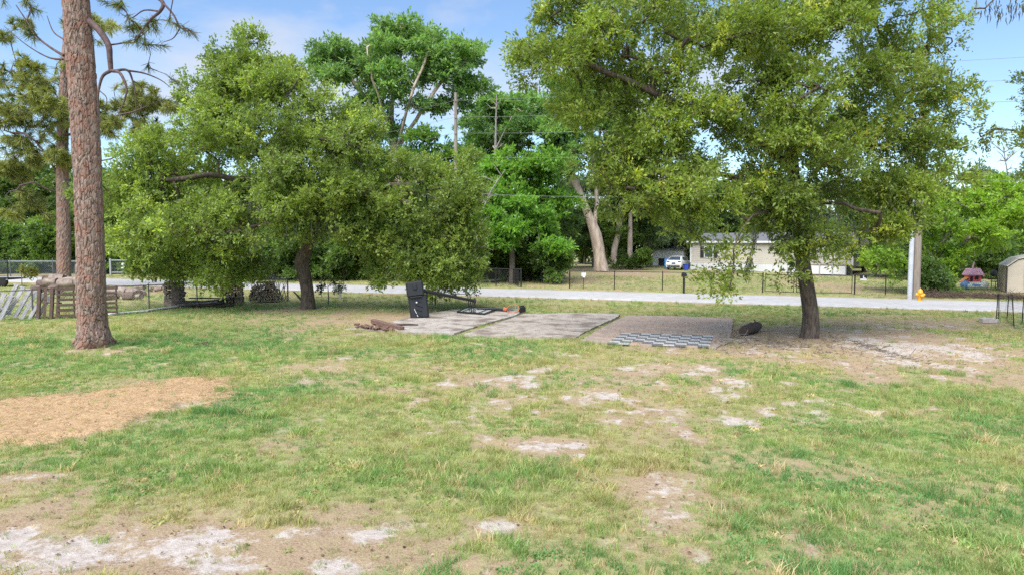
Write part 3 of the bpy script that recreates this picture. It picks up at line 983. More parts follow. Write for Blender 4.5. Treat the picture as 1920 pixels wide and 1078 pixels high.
# ---- the big pale-trunked tree and its neighbours across the road
Y6 = 70.0
b6 = gp(1128, 509)
Y6 = b6.y
tr6 = [b6, at(1124, 480, Y6), at(1117, 440, Y6), at(1106, 410, Y6), at(1090, 370, Y6), at(1075, 330, Y6), at(1050, 270, Y6)]
limbs6 = [[at(1110, 425, Y6), at(1119, 370, Y6), at(1121, 310, Y6), at(1125, 240, Y6)], [at(1085, 360, Y6), at(1030, 260, Y6 - 1), at(960, 220, Y6 - 1)], [at(1075, 330, Y6), at(1060, 230, Y6 + 1), at(1030, 190, Y6)], [at(1121, 320, Y6), at(1160, 250, Y6 + 1), at(1190, 220, Y6 + 1)]]
lobes6 = [B(920, 240, Y6 + 1, 55, 45, 3.5), B(980, 205, Y6, 75, 36, 4), B(1050, 190, Y6, 75, 36, 4.5), B(1130, 200, Y6, 80, 40, 4.5), B(970, 265, Y6 - 1, 70, 32, 3.5), B(1060, 250, Y6 - 2, 75, 36, 4), B(1090, 290, Y6 - 1, 60, 36, 3, .7), B(1180, 260, Y6, 70, 50, 4), B(900, 290, Y6 + 1, 35, 36, 2.5, .8)]
make_tree('domed_tree', 'big tree with forked pale trunk and wide crown behind the open driveway gap', b6, tr6, [.78, .62, .62, .5, .4, .3, .2], limbs6, lobes6, 1150, 60, .45, .17, (0.115, 0.195, 0.066), (0.28, 0.42, 0.115), None, 'pale_bark', 5, 1.1, seed=6, flat=.4, up=.9, out_w=.5, branch_r=.42, seg=1.8, sub=2.0, zmin=5, tip=.03, shell=1.6, jitter=.1)

# ---- bright green trees in front of it
Y7 = 55.0
b7 = Vector((at(985, 500, Y7).x, Y7, 0))
make_tree('broadleaf_tree', 'bright green tree with layered foliage standing above the thicket, across the road', b7, [b7, at(985, 440, Y7), at(975, 380, Y7), at(980, 330, Y7)], [.3, .26, .2, .12], [],
          [B(930, 320, Y7, 50, 34, 2.4), B(985, 300, Y7 - .5, 50, 30, 2.4), B(1030, 310, Y7, 45, 34, 2.4), B(970, 360, Y7 - 1.5, 70, 28, 2.2), B(1040, 380, Y7 - 1, 40, 36, 2), B(920, 370, Y7, 40, 30, 2)], 420, 60, .34, .15, (0.100, 0.188, 0.031), (0.250, 0.400, 0.056), None, 'twig', 5, .9, seed=7, flat=.5, up=.8, branch_r=.16, seg=1.5, sub=1.4, zmin=2, tip=.02)
Y8 = 50.5
b8 = Vector((at(960, 500, Y8).x, Y8, 0))
make_tree('broadleaf_tree', 'low bright green bushy tree with drooping sprays over the roadside thicket', b8, [b8, at(960, 480, Y8), at(955, 440, Y8), at(965, 410, Y8)], [.22, .2, .16, .1], [],
          [B(920, 405, Y8, 38, 26, 1.8), B(965, 395, Y8, 45, 22, 1.8), B(925, 450, Y8 - .8, 38, 32, 1.6), B(1010, 420, Y8, 36, 26, 1.8), B(1030, 455, Y8 - .6, 34, 34, 1.6), B(975, 440, Y8 - 1, 45, 26, 1.5)], 260, 60, .30, .13, (0.100, 0.200, 0.031), (0.250, 0.413, 0.056), None, 'twig', 5, .75, seed=8, flat=.5, up=.8, branch_r=.12, seg=1.3, zmin=1, tip=.015)
Yk = 57.0
bk = Vector((at(850, 500, Yk).x, Yk, 0))
make_tree('broadleaf_tree', 'green tree filling the gap behind the slim utility pole', bk, [bk, at(850, 430, Yk), at(845, 360, Yk), at(840, 300, Yk)], [.3, .26, .2, .12], [],
          [B(800, 290, Yk, 45, 34, 2.2), B(860, 300, Yk, 45, 34, 2.2), B(890, 340, Yk, 36, 40, 2), B(830, 350, Yk - 1, 60, 36, 2.2), B(760, 300, Yk, 36, 30, 2), B(880, 400, Yk - 1, 40, 40, 2)], 330, 60, .34, .15, (0.07, 0.13, 0.026), (0.19, 0.30, 0.05), None, 'twig', 5, .9, seed=77, flat=.5, up=.8, branch_r=.16, seg=1.5, sub=1.4, zmin=2, tip=.02)
# ---- bright tree on the right by the shed
Y9 = gp(1765, 556).y + 4.0
b9 = Vector((at(1768, 540, Y9).x, Y9, 0))
make_tree('broadleaf_tree', 'bright lime green tree with many stems beside the pink playhouse', b9, [b9, at(1765, 520, Y9), at(1760, 480, Y9), at(1780, 420, Y9)], [.34, .26, .2, .12],
          [[at(1766, 530, Y9), at(1745, 480, Y9 - .4), at(1700, 430, Y9 - .4)], [at(1766, 530, Y9), at(1790, 480, Y9 - .5), at(1850, 410, Y9)]],
          [B(1700, 410, Y9, 60, 40, 2.2), B(1780, 385, Y9, 75, 36, 2.4), B(1870, 380, Y9 + .5, 75, 32, 2.4), B(1700, 470, Y9 - .4, 55, 40, 1.8), B(1790, 440, Y9 - 1.2, 80, 36, 2), B(1880, 430, Y9, 70, 36, 2.2), B(1740, 500, Y9 - .6, 45, 30, 1.5, .8), B(1805, 455, Y9 - 1, 45, 24, 1.5, .9), B(1950, 410, Y9 + 1, 60, 50, 2.2), B(1665, 490, Y9 + 1, 36, 30, 1.4, .8), B(1850, 355, Y9 + 1, 50, 20, 2)], 520, 60, .24, .11, (0.144, 0.228, 0.030), (0.336, 0.444, 0.050), None, 'twig', 5, .62, seed=9, flat=.6, up=.8, branch_r=.16, seg=1.1, zmin=.9, tip=.012)

# ---- oak at the right edge of the yard: only its limbs reach into view
b10 = Vector((22.5, 21.5, 0))
tr10 = [b10, b10 + Vector((-.1, 0, 3)), b10 + Vector((-.4, .1, 6)), b10 + Vector((-.6, 0, 9.5))]
make_tree('oak_tree', 'oak leaning in from the right edge, only leafy branch ends showing against the sky', b10, tr10, [.36, .3, .26, .16],
          [[b10 + Vector((-.2, 0, 4.5)), at(2010, 290, 22.5), at(1930, 260, 23), at(1860, 240, 23.4)], [b10 + Vector((-.4, 0, 7)), at(2000, 20, 20), at(1900, -10, 19.6), at(1830, 20, 19.4)]],
          [B(1890, 235, 23.2, 55, 26, .9, .8), B(1850, 255, 23.4, 36, 18, .7, .6), B(1950, 290, 22.8, 60, 40, 1.4), B(2060, 150, 21, 90, 120, 2.6), B(2080, 320, 21, 80, 60, 2), B(2050, -60, 20.5, 90, 90, 2.4), B(1985, 190, 22, 40, 60, 1.2, .5)], 300, 80, .115, .05, (0.097, 0.128, 0.027), (0.284, 0.311, 0.061), None, twigs=7, tlen=.55, seed=10, branch_r=.2, seg=.8)


# ------------------------------------------------------------------ pines
def pine_tufts(C, DIR, n_needles, L, W, tint, seed):
    rng = np.random.default_rng(seed)
    n = len(C)
    ci = np.repeat(np.arange(n), n_needles)
    T = tints(n, tint[0], tint[1], rng=rng)
    d = DIR[ci] * 0.75 + rng.normal(0, 0.55, (n * n_needles, 3))
    d[:, 2] -= 0.05
    d /= np.linalg.norm(d, axis=1, keepdims=True)
    p = C[ci] - DIR[ci] * rng.uniform(0, .22, (n * n_needles, 1))
    s = np.cross(d, rng.normal(0, 1, d.shape))
    s /= np.linalg.norm(s, axis=1, keepdims=True)
    l = L * rng.uniform(.7, 1.15, (len(d), 1))
    droop = np.array([[0, 0, -0.14]]) * l
    V = np.stack([p - s * W / 2, p + s * W / 2, p + d * l + s * W * .3 + droop, p + d * l - s * W * .3 + droop], 1).reshape(-1, 3)
    tt = np.repeat(T[ci] * rng.normal(1, .15, (len(d), 1)).clip(.6, 1.5), 4, 0).clip(.005, .9)
    return V, np.arange(len(V)).reshape(-1, 4), tt


def make_pine(name, label, base, trunk, rads, limbs, lobes, n_tuft, n_needles, L, W, tint, seed, nseg, nside, rough, branch_r, seg, deadlimbs=(), extra_tufts=None, minfrom=None, tip=.012, bark='pine_bark', group=None):
    base = Vector(base)
    t = thing(name, label, 'tree', base, 0, group)
    b = np.array(base)
    V, F = swept_trunk(trunk, rads, nseg, nside, rough, True, seed)
    link('trunk', mesh_np('trunk', V - b, F, False), M[bark], t)
    sk = Skel()
    sp = spline(trunk, 26)
    sk.poly([np.array(q) for q in sp])
    skip = len(sp)
    for lb in limbs:
        sk.limb(lb, 10)
    C, O = sample_lobes(lobes, n_tuft, 1.2, np.random.default_rng(seed), 1)
    ends = sk.grow(C, seg, .22, minfrom if minfrom is not None else 10)
    P = np.array(sk.p)
    D = np.array([P[e] - P[sk.par[e]] for e in ends])
    D /= np.maximum(np.linalg.norm(D, axis=1, keepdims=True), 1e-5)
    D[:, 2] += .15
    bv, bf = sk.mesh(branch_r, skip, tip)
    tag(link('branches', mesh_np('branches', bv - b, bf, True), M['purple_twig'], t), kind='stuff')
    lv, lf, lt = pine_tufts(C, D, n_needles, L, W, tint, seed)
    tag(link('crown', mesh_np('crown', lv - b, lf, False, {'tint': lt}), M['needle'], t), kind='stuff')
    for dl in deadlimbs:
        mb = MB()
        for pts, r0, r1 in dl:
            q = spline([p - base for p in pts], len(pts) * 4)
            mb.tube(q, [r0 + (r1 - r0) * i / (len(q) - 1) for i in range(len(q))], 6)
        mb.build('dead_limb', M['purple_twig'], t)
    return t


Y1 = gp(176, 650).y
b1 = gp(176, 648)
tr1 = [b1 + Vector((0, 0, -.08)), at(175, 632, Y1), at(173, 605, Y1), at(172, 560, Y1), at(169, 440, Y1), at(163, 300, Y1), at(153, 150, Y1), at(143, 20, Y1), at(135, -120, Y1), at(128, -330, Y1), at(126, -560, Y1), at(126, -700, Y1)]
rd1 = [.60, .43, .375, .365, .355, .35, .345, .33, .30, .25, .16, .05]


def wig(pts, a):
    return [p + Vector((random.uniform(-a, a), random.uniform(-a, a), random.uniform(-a, a))) for p in pts]


dead1 = [
    [([at(166, 40, Y1), at(186, 58, Y1 - .2), at(203, 85, Y1 - .35), at(206, 110, Y1 - .4), at(208, 133, Y1 - .4)], .10, .06),
     ([at(208, 133, Y1 - .4), at(193, 143, Y1 - .5), at(186, 165, Y1 - .5), at(184, 190, Y1 - .5), at(188, 230, Y1 - .5)], .05, .012),
     ([at(208, 133, Y1 - .4), at(225, 138, Y1 - .7), at(237, 165, Y1 - .8), at(233, 190, Y1 - .8), at(222, 215, Y1 - .8)], .05, .010),
     ([at(212, 134, Y1 - .4), at(238, 132, Y1 - .3), at(248, 150, Y1 - .2), at(254, 180, Y1 - .2), at(255, 215, Y1 - .2)], .04, .010),
     ([at(240, 133, Y1 - .3), at(270, 138, Y1), at(300, 150, Y1 + .1), at(320, 165, Y1 + .1)], .03, .008),
     ([at(186, 170, Y1 - .5), at(200, 185, Y1 - .6), at(196, 210, Y1 - .6)], .018, .006),
     ([at(206, 85, Y1 - .3), at(235, 80, Y1), at(262, 70, Y1 + .2), at(285, 50, Y1 + .3)], .025, .010),
     ([at(247, 150, Y1 - .2), at(265, 165, Y1), at(272, 190, Y1)], .016, .006)],
    [([at(120, 105, Y1), at(98, 92, Y1 + .2), at(70, 70, Y1 + .4), at(50, 40, Y1 + .5), at(30, 10, Y1 + .6)], .045, .012),
     ([at(118, 112, Y1), at(90, 108, Y1 + .2), at(50, 85, Y1 + .2), at(8, 50, Y1 + .1)], .03, .008),
     ([at(70, 70, Y1 + .4), at(60, 50, Y1 + .3), at(58, 30, Y1 + .3)], .02, .006), ([at(120, 75, Y1), at(100, 60, Y1 + .4), at(88, 30, Y1 + .5)], .025, .008)],
    [([at(160, -40, Y1), at(220, -30, Y1 - .4), at(280, -12, Y1 - .6), at(305, 5, Y1 - .7), at(300, 22, Y1 - .7), at(280, 40, Y1 - .7), at(255, 75, Y1 - .6)], .09, .02),
     ([at(305, 5, Y1 - .7), at(325, 28, Y1 - .8), at(338, 52, Y1 - .8), at(355, 56, Y1 - .8), at(372, 78, Y1 - .8)], .035, .010),
     ([at(338, 52, Y1 - .8), at(325, 72, Y1 - .8), at(305, 80, Y1 - .8)], .02, .008), ([at(300, 22, Y1 - .7), at(270, 20, Y1 - .6), at(245, 35, Y1 - .5), at(225, 25, Y1 - .5)], .025, .008)],
]
pine1 = make_pine('pine_tree', 'near tall pine trunk with reddish plated bark and bare drooping limb', b1, tr1, rd1,
                  [[at(140, -60, Y1), at(230, -40, Y1 - .5), at(330, -20, Y1 - .8)], [at(140, -60, Y1), at(60, -60, Y1), at(-20, -20, Y1 + .4)]],
                  [B(250, 50, Y1 - .4, 80, 45, 1.0, .9), B(330, 45, Y1 - .8, 40, 30, .6, .8), B(60, 30, Y1 + .4, 60, 40, 1.0, .7), B(270, 150, Y1 + .2, 60, 30, .8, .35), B(220, 20, Y1 - .4, 60, 25, .8, .6),
                   B(126, -420, Y1, 240, 130, 3.6, .8), B(126, -600, Y1, 160, 90, 2.4, .8), B(40, -200, Y1 + .5, 160, 60, 2.2, .6), B(280, -180, Y1 - 1, 160, 60, 2, .6)],
                  460, 46, .24, .014, ((0.078, 0.098, 0.029), (0.221, 0.247, 0.058)), 21, 760, 150, .034, .10, .55, dead1, minfrom=16, tip=.008)

Y2 = 44.0
b2 = Vector((at(120, 525, Y2).x, Y2, 0))
tr2 = [b2, at(120, 520, Y2), at(119, 420, Y2), at(117, 320, Y2), at(118, 220, Y2), at(122, 120, Y2), at(126, 20, Y2), at(128, -40, Y2)]
pine2 = make_pine('pine_tree', 'second pine farther back with yellow-green needle clumps behind the near trunk', b2, tr2, [.48, .40, .38, .35, .30, .22, .12, .04],
                  [[at(118, 330, Y2), at(60, 260, Y2 - 1), at(10, 245, Y2 - 1)], [at(118, 260, Y2), at(220, 220, Y2 - 1), at(300, 190, Y2 - 1)], [at(118, 300, Y2), at(200, 300, Y2 - 1), at(280, 260, Y2)], [at(118, 360, Y2), at(60, 345, Y2 - 1), at(10, 365, Y2 - 1)], [at(118, 200, Y2), at(60, 150, Y2), at(20, 130, Y2)]],
                  [B(70, 140, Y2, 70, 40, 2), B(100, 190, Y2 - 1, 60, 50, 2), B(30, 220, Y2, 60, 50, 2, .8), B(230, 180, Y2 - .5, 60, 40, 2), B(300, 190, Y2 - .5, 45, 34, 1.8, .9), B(200, 240, Y2 - .5, 70, 36, 2, .8), B(80, 280, Y2 - 1, 90, 40, 2), B(20, 320, Y2, 60, 40, 2, .8), B(290, 250, Y2, 60, 36, 1.6, .6), B(60, 390, Y2, 60, 36, 1.6, .6), B(150, 60, Y2, 80, 36, 2, .6), B(40, 60, Y2 + .5, 50, 30, 1.5, .4)],
                  1000, 60, .42, .03, ((0.15, 0.175, 0.04), (0.36, 0.38, 0.095)), 22, 200, 40, .035, .15, 1.0, (), minfrom=12, tip=.02)

# ------------------------------------------------------------------ woods behind: a few kinds, copied as individual trees
def proto(name, label, H, spread, n_cl, per, L, W, dark, light, seed, bark='twig', group='woods'):
    rng = np.random.default_rng(seed)
    lob = []
    for k in range(9):
        a, r = rng.uniform(0, 2 * PI), rng.uniform(.15, .7) * spread
        z = H * rng.uniform(.35, .86)
        lob.append((np.array([math.cos(a) * r, math.sin(a) * r, z]), np.array([spread * .42, spread * .42, H * .14]), 1.0))
    lob.append((np.array([0, 0, H * .84]), np.array([spread * .45, spread * .45, H * .15]), 1.0))
    return make_tree(name, label, (0, 0, 0), [Vector((0, 0, 0)), Vector((.1, 0, H * .3)), Vector((.2, .1, H * .55)), Vector((.1, .2, H * .8))], [.03 * H, .022 * H, .016 * H, .008 * H], [], lob, n_cl, per, L, W, dark, light, None, bark, 5, L * 2.6,
                     seed=seed, flat=.6, up=.7, seg=1.6, sub=1.7, branch_r=.012 * H, tip=.02, nseg=16, nside=8, group=group, zmin=.3)[0]


WG = 'woods behind the far fences'
pA = proto('woodland_tree', 'dark green broadleaf tree in the woods beyond the road', 11, 5.0, 300, 60, .36, .17, (0.063, 0.098, 0.027), (0.168, 0.231, 0.056), 31, group=WG)
pB = proto('woodland_tree', 'mid green broadleaf tree in the woods beyond the road', 12, 4.4, 300, 60, .34, .16, (0.098, 0.147, 0.034), (0.238, 0.315, 0.064), 32, group=WG)
pC = proto('woodland_tree', 'grey green feathery tree in the woods beyond the road', 12, 4.6, 300, 60, .34, .10, (0.098, 0.137, 0.065), (0.215, 0.267, 0.124), 33, group=WG)
used = set()


def put(pr, x, y, sc, rz, label=None, group=None):
    if id(pr) not in used:
        used.add(id(pr))
        o = pr
    else:
        o = copy_tree(pr)
    if label:
        o['label'] = label
    if group:
        o['group'] = group
    o.location = (x, y, 0)
    o.rotation_euler = (0, 0, rz)
    o.scale = (sc * random.uniform(.9, 1.1), sc * random.uniform(.9, 1.1), sc)
    return o


rw = random.Random(5)
spots = []
# left woods, beyond the road
for i in range(11):
    X = -62 + i * 5.0 + rw.uniform(-1, 1)
    spots.append((X, 70 - .25 * X + rw.uniform(-2, 3) - 8, rw.choice('AAB'), rw.uniform(.85, 1.1), 'in the front row of the woods behind the far left wire fence'))
for i in range(9):
    X = -70 + i * 8.0 + rw.uniform(-2, 2)
    spots.append((X, 92 - .2 * X + rw.uniform(-4, 4), rw.choice('ABB'), rw.uniform(1.0, 1.3), 'deep in the woods behind the two pines'))
# centre
for i in range(9):
    X = -16 + i * 3.6 + rw.uniform(-.8, .8)
    spots.append((X, 66 + rw.uniform(-3, 5) + (max(0, X - 3) * 1.2 + 11 if X > 2 else 0), rw.choice('AAC'), rw.uniform(.75, 1.0), 'in the shade behind the roadside thicket'))
# behind the house and to the right
for i in range(14):
    X = 10 + i * 6.0 + rw.uniform(-1, 1)
    spots.append((X, 96 - .25 * max(0, X - 30) + rw.uniform(-4, 6), rw.choice('ABCC'), rw.uniform(.95, 1.2) if X < 24 else rw.uniform(.85, 1.1), 'in the far woods line beyond the mobile home'))
for (px, Y, k, sc) in ((1215, 84, 'C', .95), (1265, 88, 'C', .9), (1180, 80, 'B', .8), (1640, 62, 'A', .62), (1690, 58, 'A', .6), (1620, 70, 'A', .7), (1850, 64, 'C', .8), (1920, 62, 'B', .78), (1990, 58, 'B', .8), (1780, 66, 'A', .75), (1730, 60, 'A', .6), (1290, 92, 'C', 1.0), (1340, 90, 'A', 1.0), (1395, 92, 'C', 1.0), (1450, 88, 'B', .95), (1510, 88, 'A', 1.0), (1570, 84, 'C', .95), (1630, 82, 'B', .95), (1690, 78, 'A', .9)):
    w_ = 'between the forked pale tree and the mobile home' if px < 1270 else 'directly behind the mobile home roof' if px < 1600 else 'between the mobile home and the wooden utility pole' if px < 1745 else 'behind the lime green tree and the shed'
    spots.append((at(px, 500, Y).x, Y, k, sc, w_))
KN = {'A': 'dark green tree ', 'B': 'mid green tree ', 'C': 'grey green feathery tree '}
for (X, Y, k, sc, w_) in spots:
    put({'A': pA, 'B': pB, 'C': pC}[k], X, Y, sc, rw.uniform(0, 6.28), KN[k] + w_, 'woods ' + w_)

# roadside thicket: bushes one by one
TG = 'bushes of the roadside thicket'


def proto_bush(name, label, n_cl, per, dark, light, seed):
    rng = np.random.default_rng(seed)
    lob = [(np.array([rng.uniform(-1, 1), rng.uniform(-.8, .8), rng.uniform(.7, 2.6)]), np.array([1.0, .9, .8]), 1.0) for _ in range(6)]
    return make_tree(name, label, (0, 0, 0), [Vector((0, 0, 0)), Vector((.05, 0, .6)), Vector((.1, 0, 1.2)), Vector((.1, .1, 1.9))], [.09, .07, .05, .03], [], lob, n_cl, per, .2, .10, dark, light, None, 'twig', 5, .5, 'bush', seed=seed, flat=.7, up=.6, seg=.7, branch_r=.04, nseg=10, nside=6, group=TG, zmin=.1, minfrom=2)[0]


q1 = proto_bush('thicket_bush', 'dark leafy bush in the thicket along the far side of the road', 150, 60, (0.059, 0.101, 0.022), (0.161, 0.231, 0.050), 41)
q2 = proto_bush('thicket_bush', 'lighter green leafy bush in the thicket along the far side of the road', 150, 60, (0.104, 0.163, 0.031), (0.234, 0.325, 0.060), 42)
for i in range(30):
    px = 330 + i * 26 + rw.uniform(-8, 8)
    if px > 1040:
        break
    Yb = 50.5 - .30 * at(px, 500, 50).x + rw.uniform(-.6, 2.2) + (2.2 if px > 900 else 0)
    k_ = rw.random() < .7
    w_ = 'behind the left oak' if px < 880 else 'below the bright green trees by the driveway gap'
    put(q1 if k_ else q2, at(px, 500, Yb).x, Yb, rw.uniform(.9, 1.45), rw.uniform(0, 6.28), ('dark' if k_ else 'lighter green') + ' leafy bush edging the thicket ' + w_, 'thicket edge bushes ' + w_)
for i in range(13):
    px = 560 + i * 36 + rw.uniform(-8, 8)
    Yb = 56 - .30 * at(px, 500, 56).x + rw.uniform(-.6, 2.2)
    put(q1, at(px, 500, Yb).x, Yb, rw.uniform(1.6, 2.3), rw.uniform(0, 6.28), 'tall dark bush in the second row of the roadside thicket', 'second row of the thicket')
for i in range(26):
    px = -120 + i * 24 + rw.uniform(-8, 8)
    Yb = 60 - .30 * at(px, 500, 60).x * .6 + rw.uniform(-.6, 2.2)
    k_ = rw.random() < .75
    put(q1 if k_ else q2, at(px, 500, Yb).x, Yb, rw.uniform(1.3, 2.0), rw.uniform(0, 6.28), ('dark' if k_ else 'lighter green') + ' leafy bush close behind the far left wire fence', 'bushes behind the far left wire fence')
for i in range(22):
    px = 1090 + i * 40 + rw.uniform(-10, 10)
    Yb = 97 - i * 1.2 + rw.uniform(-2, 2)
    put(q1, at(px, 500, Yb).x, Yb, rw.uniform(1.7, 2.4), rw.uniform(0, 6.28), 'dark bush at the foot of the far woods beyond the mobile home', 'bushes at the foot of the far woods')
for (px, py, sc) in ((1205, 506, .75), (1192, 506, .6), (1165, 505, .7), (1745, 552, .7), (1725, 552, .6), (1650, 520, .9), (1680, 524, 1.0), (1880, 525, 1.0), (1840, 522, 1.1), (1770, 525, 1.0), (1905, 522, 1.2), (1810, 520, 1.2)):
    g_ = gp(px, py)
    w_ = {1205: 'yellow green bush at the foot of the very pale trunk', 1192: 'small dark bush beside the very pale trunk', 1165: 'dark bush between the slender pale trunks', 1745: 'dark bush under the lime green tree near the hydrant', 1725: 'dark bush right behind the wooden utility pole', 1650: 'lighter green bush right of the mobile home porch'}.get(px)
    put(q2 if px in (1205, 1650) else q1, g_.x, g_.y, sc, rw.uniform(0, 6.28), w_ or 'dark bush in the hedge behind the lime green tree and playhouse', 'bushes across the road on the right')

# ------------------------------------------------------------------ concrete slabs and checker tiles
def slab(name, label, pxs, top, mat, seed):
    r_ = random.Random(seed)
    P = [gp(x, y) for x, y in pxs]
    poly = []
    for i in range(len(P)):
        a, b = P[i], P[(i + 1) % len(P)]
        n = max(2, int((b - a).length / .22))
        for k in range(n):
            q = a.lerp(b, k / n)
            j = .035 if k else .02
            poly.append((q.x + r_.uniform(-j, j), q.y + r_.uniform(-j, j)))
    if sum(poly[i][0] * poly[(i + 1) % len(poly)][1] - poly[(i + 1) % len(poly)][0] * poly[i][1] for i in range(len(poly))) < 0:
        poly = poly[::-1]
    cx, cy = sum(p[0] for p in poly) / len(poly), sum(p[1] for p in poly) / len(poly)
    mb = MB()
    mb.prism([(x - cx, y - cy) for x, y in poly], -.12, top)
    o = mb.build(name, mat)
    o.location = (cx, cy, 0)
    tag(o, label, 'slab', 'concrete slabs in the yard', 'thing')
    return o


SL1 = [(735, 604), (792, 592), (855, 580), (975, 586), (968, 592), (908, 609), (852, 627), (760, 626), (742, 623)]
SL2 = [(869, 629), (922, 611), (981, 590), (1090, 588), (1163, 590), (1160, 595), (1110, 617), (1078, 636)]
SL3 = [(1089, 641), (1118, 622), (1166, 597), (1180, 593), (1285, 595), (1374, 599), (1372, 622), (1366, 642), (1342, 654), (1230, 651), (1142, 646)]
slab('concrete_slab', 'grey concrete slab under the toppled basketball hoop', SL1, .05, M['concrete'], 1)
slab('concrete_slab', 'pale concrete slab between the hoop slab and the checkered slab', SL2, .05, M['concrete_pale'], 2)
slab3 = slab('concrete_slab', 'brown stained concrete slab with a checkered tile patch', SL3, .055, M['concrete_brown'], 3)
slab('concrete_slab', 'thin pale strip of broken concrete beside the brick pile', [(645, 617), (690, 611), (742, 616), (735, 622), (690, 620)], .02, M['concrete_pale'], 4)

to, tu = gp(1166, 627.0), gp(1338, 632.5)
ud = (tu - to).normalized()
vd = Vector((ud.y, -ud.x, 0))
vd = (vd * 1.0 + Vector((-.10, 0, 0))).normalized()
TS = (tu - to).length / 9
tme = {}
for k, mt in ((0, M['tile_white']), (1, M['tile_dark'])):
    mb = MB()
    mb.box((0, 0, 0), (TS * .97, TS * .97, .012), ch=.003)
    mb_me = bpy.data.meshes.new('floor_tile')
    mb_me.from_pydata([tuple(v) for v in mb.v], [], mb.f)
    mb_me.materials.append(mt)
    tme[k] = mb_me
for i in range(9):
    for j in range(8):
        if j == 7 and i in (2, 3, 7) or (j == 6 and i == 2):
            continue
        c = to + ud * TS * (i + .5) + vd * TS * (j + .5)
        o = bpy.data.objects.new('floor_tile', tme[(i + j) % 2])
        COL.objects.link(o)
        o.parent = slab3
        o.location = (c.x - slab3.location.x, c.y - slab3.location.y, .0625 + random.uniform(0, .003))
        o.rotation_euler = (random.uniform(-.006, .006), random.uniform(-.006, .006), math.atan2(ud.y, ud.x) + random.uniform(-.012, .012))

# ------------------------------------------------------------------ toppled basketball hoop
hb = gp(785, 597) + Vector((0, 0, .05))
YH = hb.y
hoop = thing('basketball_hoop', 'black portable basketball hoop tipped over on the grey slab', 'basketball hoop', hb)
rel = lambda p: Vector(p) - hb


def rbox(mb, c, size, rot, ch, mi=0):
    mb.box(c, size, rot, mi, ch)


tilt = Matrix.Rotation(math.radians(-8), 3, 'Y') @ Matrix.Rotation(math.radians(-8), 3, 'X') @ Matrix.Rotation(math.radians(10), 3, 'Z')
up_ = tilt @ Vector((0, 0, 1))
mb = MB()
lo_c, hi_c = rel(at(785, 575.5, YH)), rel(at(778, 542.5, YH))
rbox(mb, lo_c, (.74, .34, .94), tilt, .06)
rbox(mb, hi_c, (.69, .30, .62), tilt, .07)
ho_base = mb.build('base_tank', M['black_plastic'], hoop)
mb = MB()
f_ = tilt @ Vector((0, -1, 0))
s_ = tilt @ Vector((1, 0, 0))
for dz, w_ in ((-.32, .30), (-.12, .22), (.05, .30), (.22, .16)):
    mb.box(lo_c + up_ * dz + f_ * .185 + s_ * (dz * .1), (w_, .035, .05), tilt @ Matrix.Rotation(.5, 3, 'Y'), 0, .012)
mb.box(hi_c + up_ * .08 + f_ * .17, (.16, .05, .22), tilt, 0, .02)
mb.box(hi_c - up_ * .31 + f_ * .15, (.50, .06, .05), tilt, 0, .02)
mb.build('moulded_rib', M['black_plastic'], ho_base)
mb = MB()
mb.lathe([(0, .02), (.035, .02), (.035, 0)], lo_c + up_ * .18 + f_ * .19 - s_ * .06, 12, rot_to(f_))
mb.build('filler_cap', M['acrylic'], ho_base)
mb = MB()
mb.box(lo_c - up_ * .22 + f_ * .19 - s_ * .13, (.02, .02, .34), tilt @ Matrix.Rotation(-.32, 3, 'Y'), 0)
mb.build('label_strip', M['acrylic'], ho_base)
p0, p1 = rel(at(788, 544, YH + .1)), rel(at(890, 564, YH + 1.3))
mb = MB()
mb.tube([p0, p0.lerp(p1, .5)], .07, 14)
mb.tube([p0.lerp(p1, .48), p1], .06, 14)
mb.build('pole', M['black_metal'], hoop)
for sx in (-1, 1):
    mb = MB()
    a, b = rel(at(803, 547, YH + .3)) + Vector((0, sx * .16, 0)), rel(at(795, 592, YH + .2)) + Vector((0, sx * .16, 0))
    c = p0.lerp(p1, .13)
    mb.tube([c, rel(at(793, 586, YH + .1)) + Vector((.05, sx * .14, 0))], .016, 8)
    mb.build('strut', M['black_metal'], hoop)
mb = MB()
c = p0.lerp(p1, .13)
e1, e2 = rel(at(790, 567, YH + .1)), rel(at(794, 583, YH + .1))
for sx in (-.1, .1):
    o_ = Vector((0, sx, 0))
    mb.add([c + o_, e1 + o_, e2 + o_, c + o_ + Vector((0, .01, -.02)), e1 + o_ + Vector((0, .012, 0)), e2 + o_ + Vector((0, .012, 0))], [(0, 1, 2), (5, 4, 3), (0, 2, 5, 3), (1, 0, 3, 4), (2, 1, 4, 5)])
mb.build('gusset_plate', M['black_metal'], hoop)
# backboard face down on the slab
bc = [gp(858, 584, .10), gp(872, 576, .10), gp(929, 580, .10), gp(908, 588.5, .10)]
bc = [gp(858, 584.5, .09), gp(908, 588.5, .09), gp(934, 578.5, .09), gp(879, 575.5, .09)]
mb = MB()
mb.add([rel(p) for p in bc] + [rel(p) - Vector((0, 0, .03)) for p in bc], [(0, 1, 2, 3), (7, 6, 5, 4)] + [(i + 4, (i + 1) % 4 + 4, (i + 1) % 4, i) for i in range(4)])
mb.build('backboard', M['acrylic'], hoop)
for i in range(4):
    mb = MB()
    a, b = rel(bc[i]), rel(bc[(i + 1) % 4])
    d = (b - a).normalized()
    mb.box((a + b) / 2 + Vector((0, 0, .0)), ((b - a).length + .06, .06, .085), Matrix.Rotation(math.atan2(d.y, d.x), 3, 'Z'), 0, .008)
    mb.build('backboard_frame', M['black_metal'], hoop)
mc = (bc[0] + bc[1] + bc[2] + bc[3]) / 4
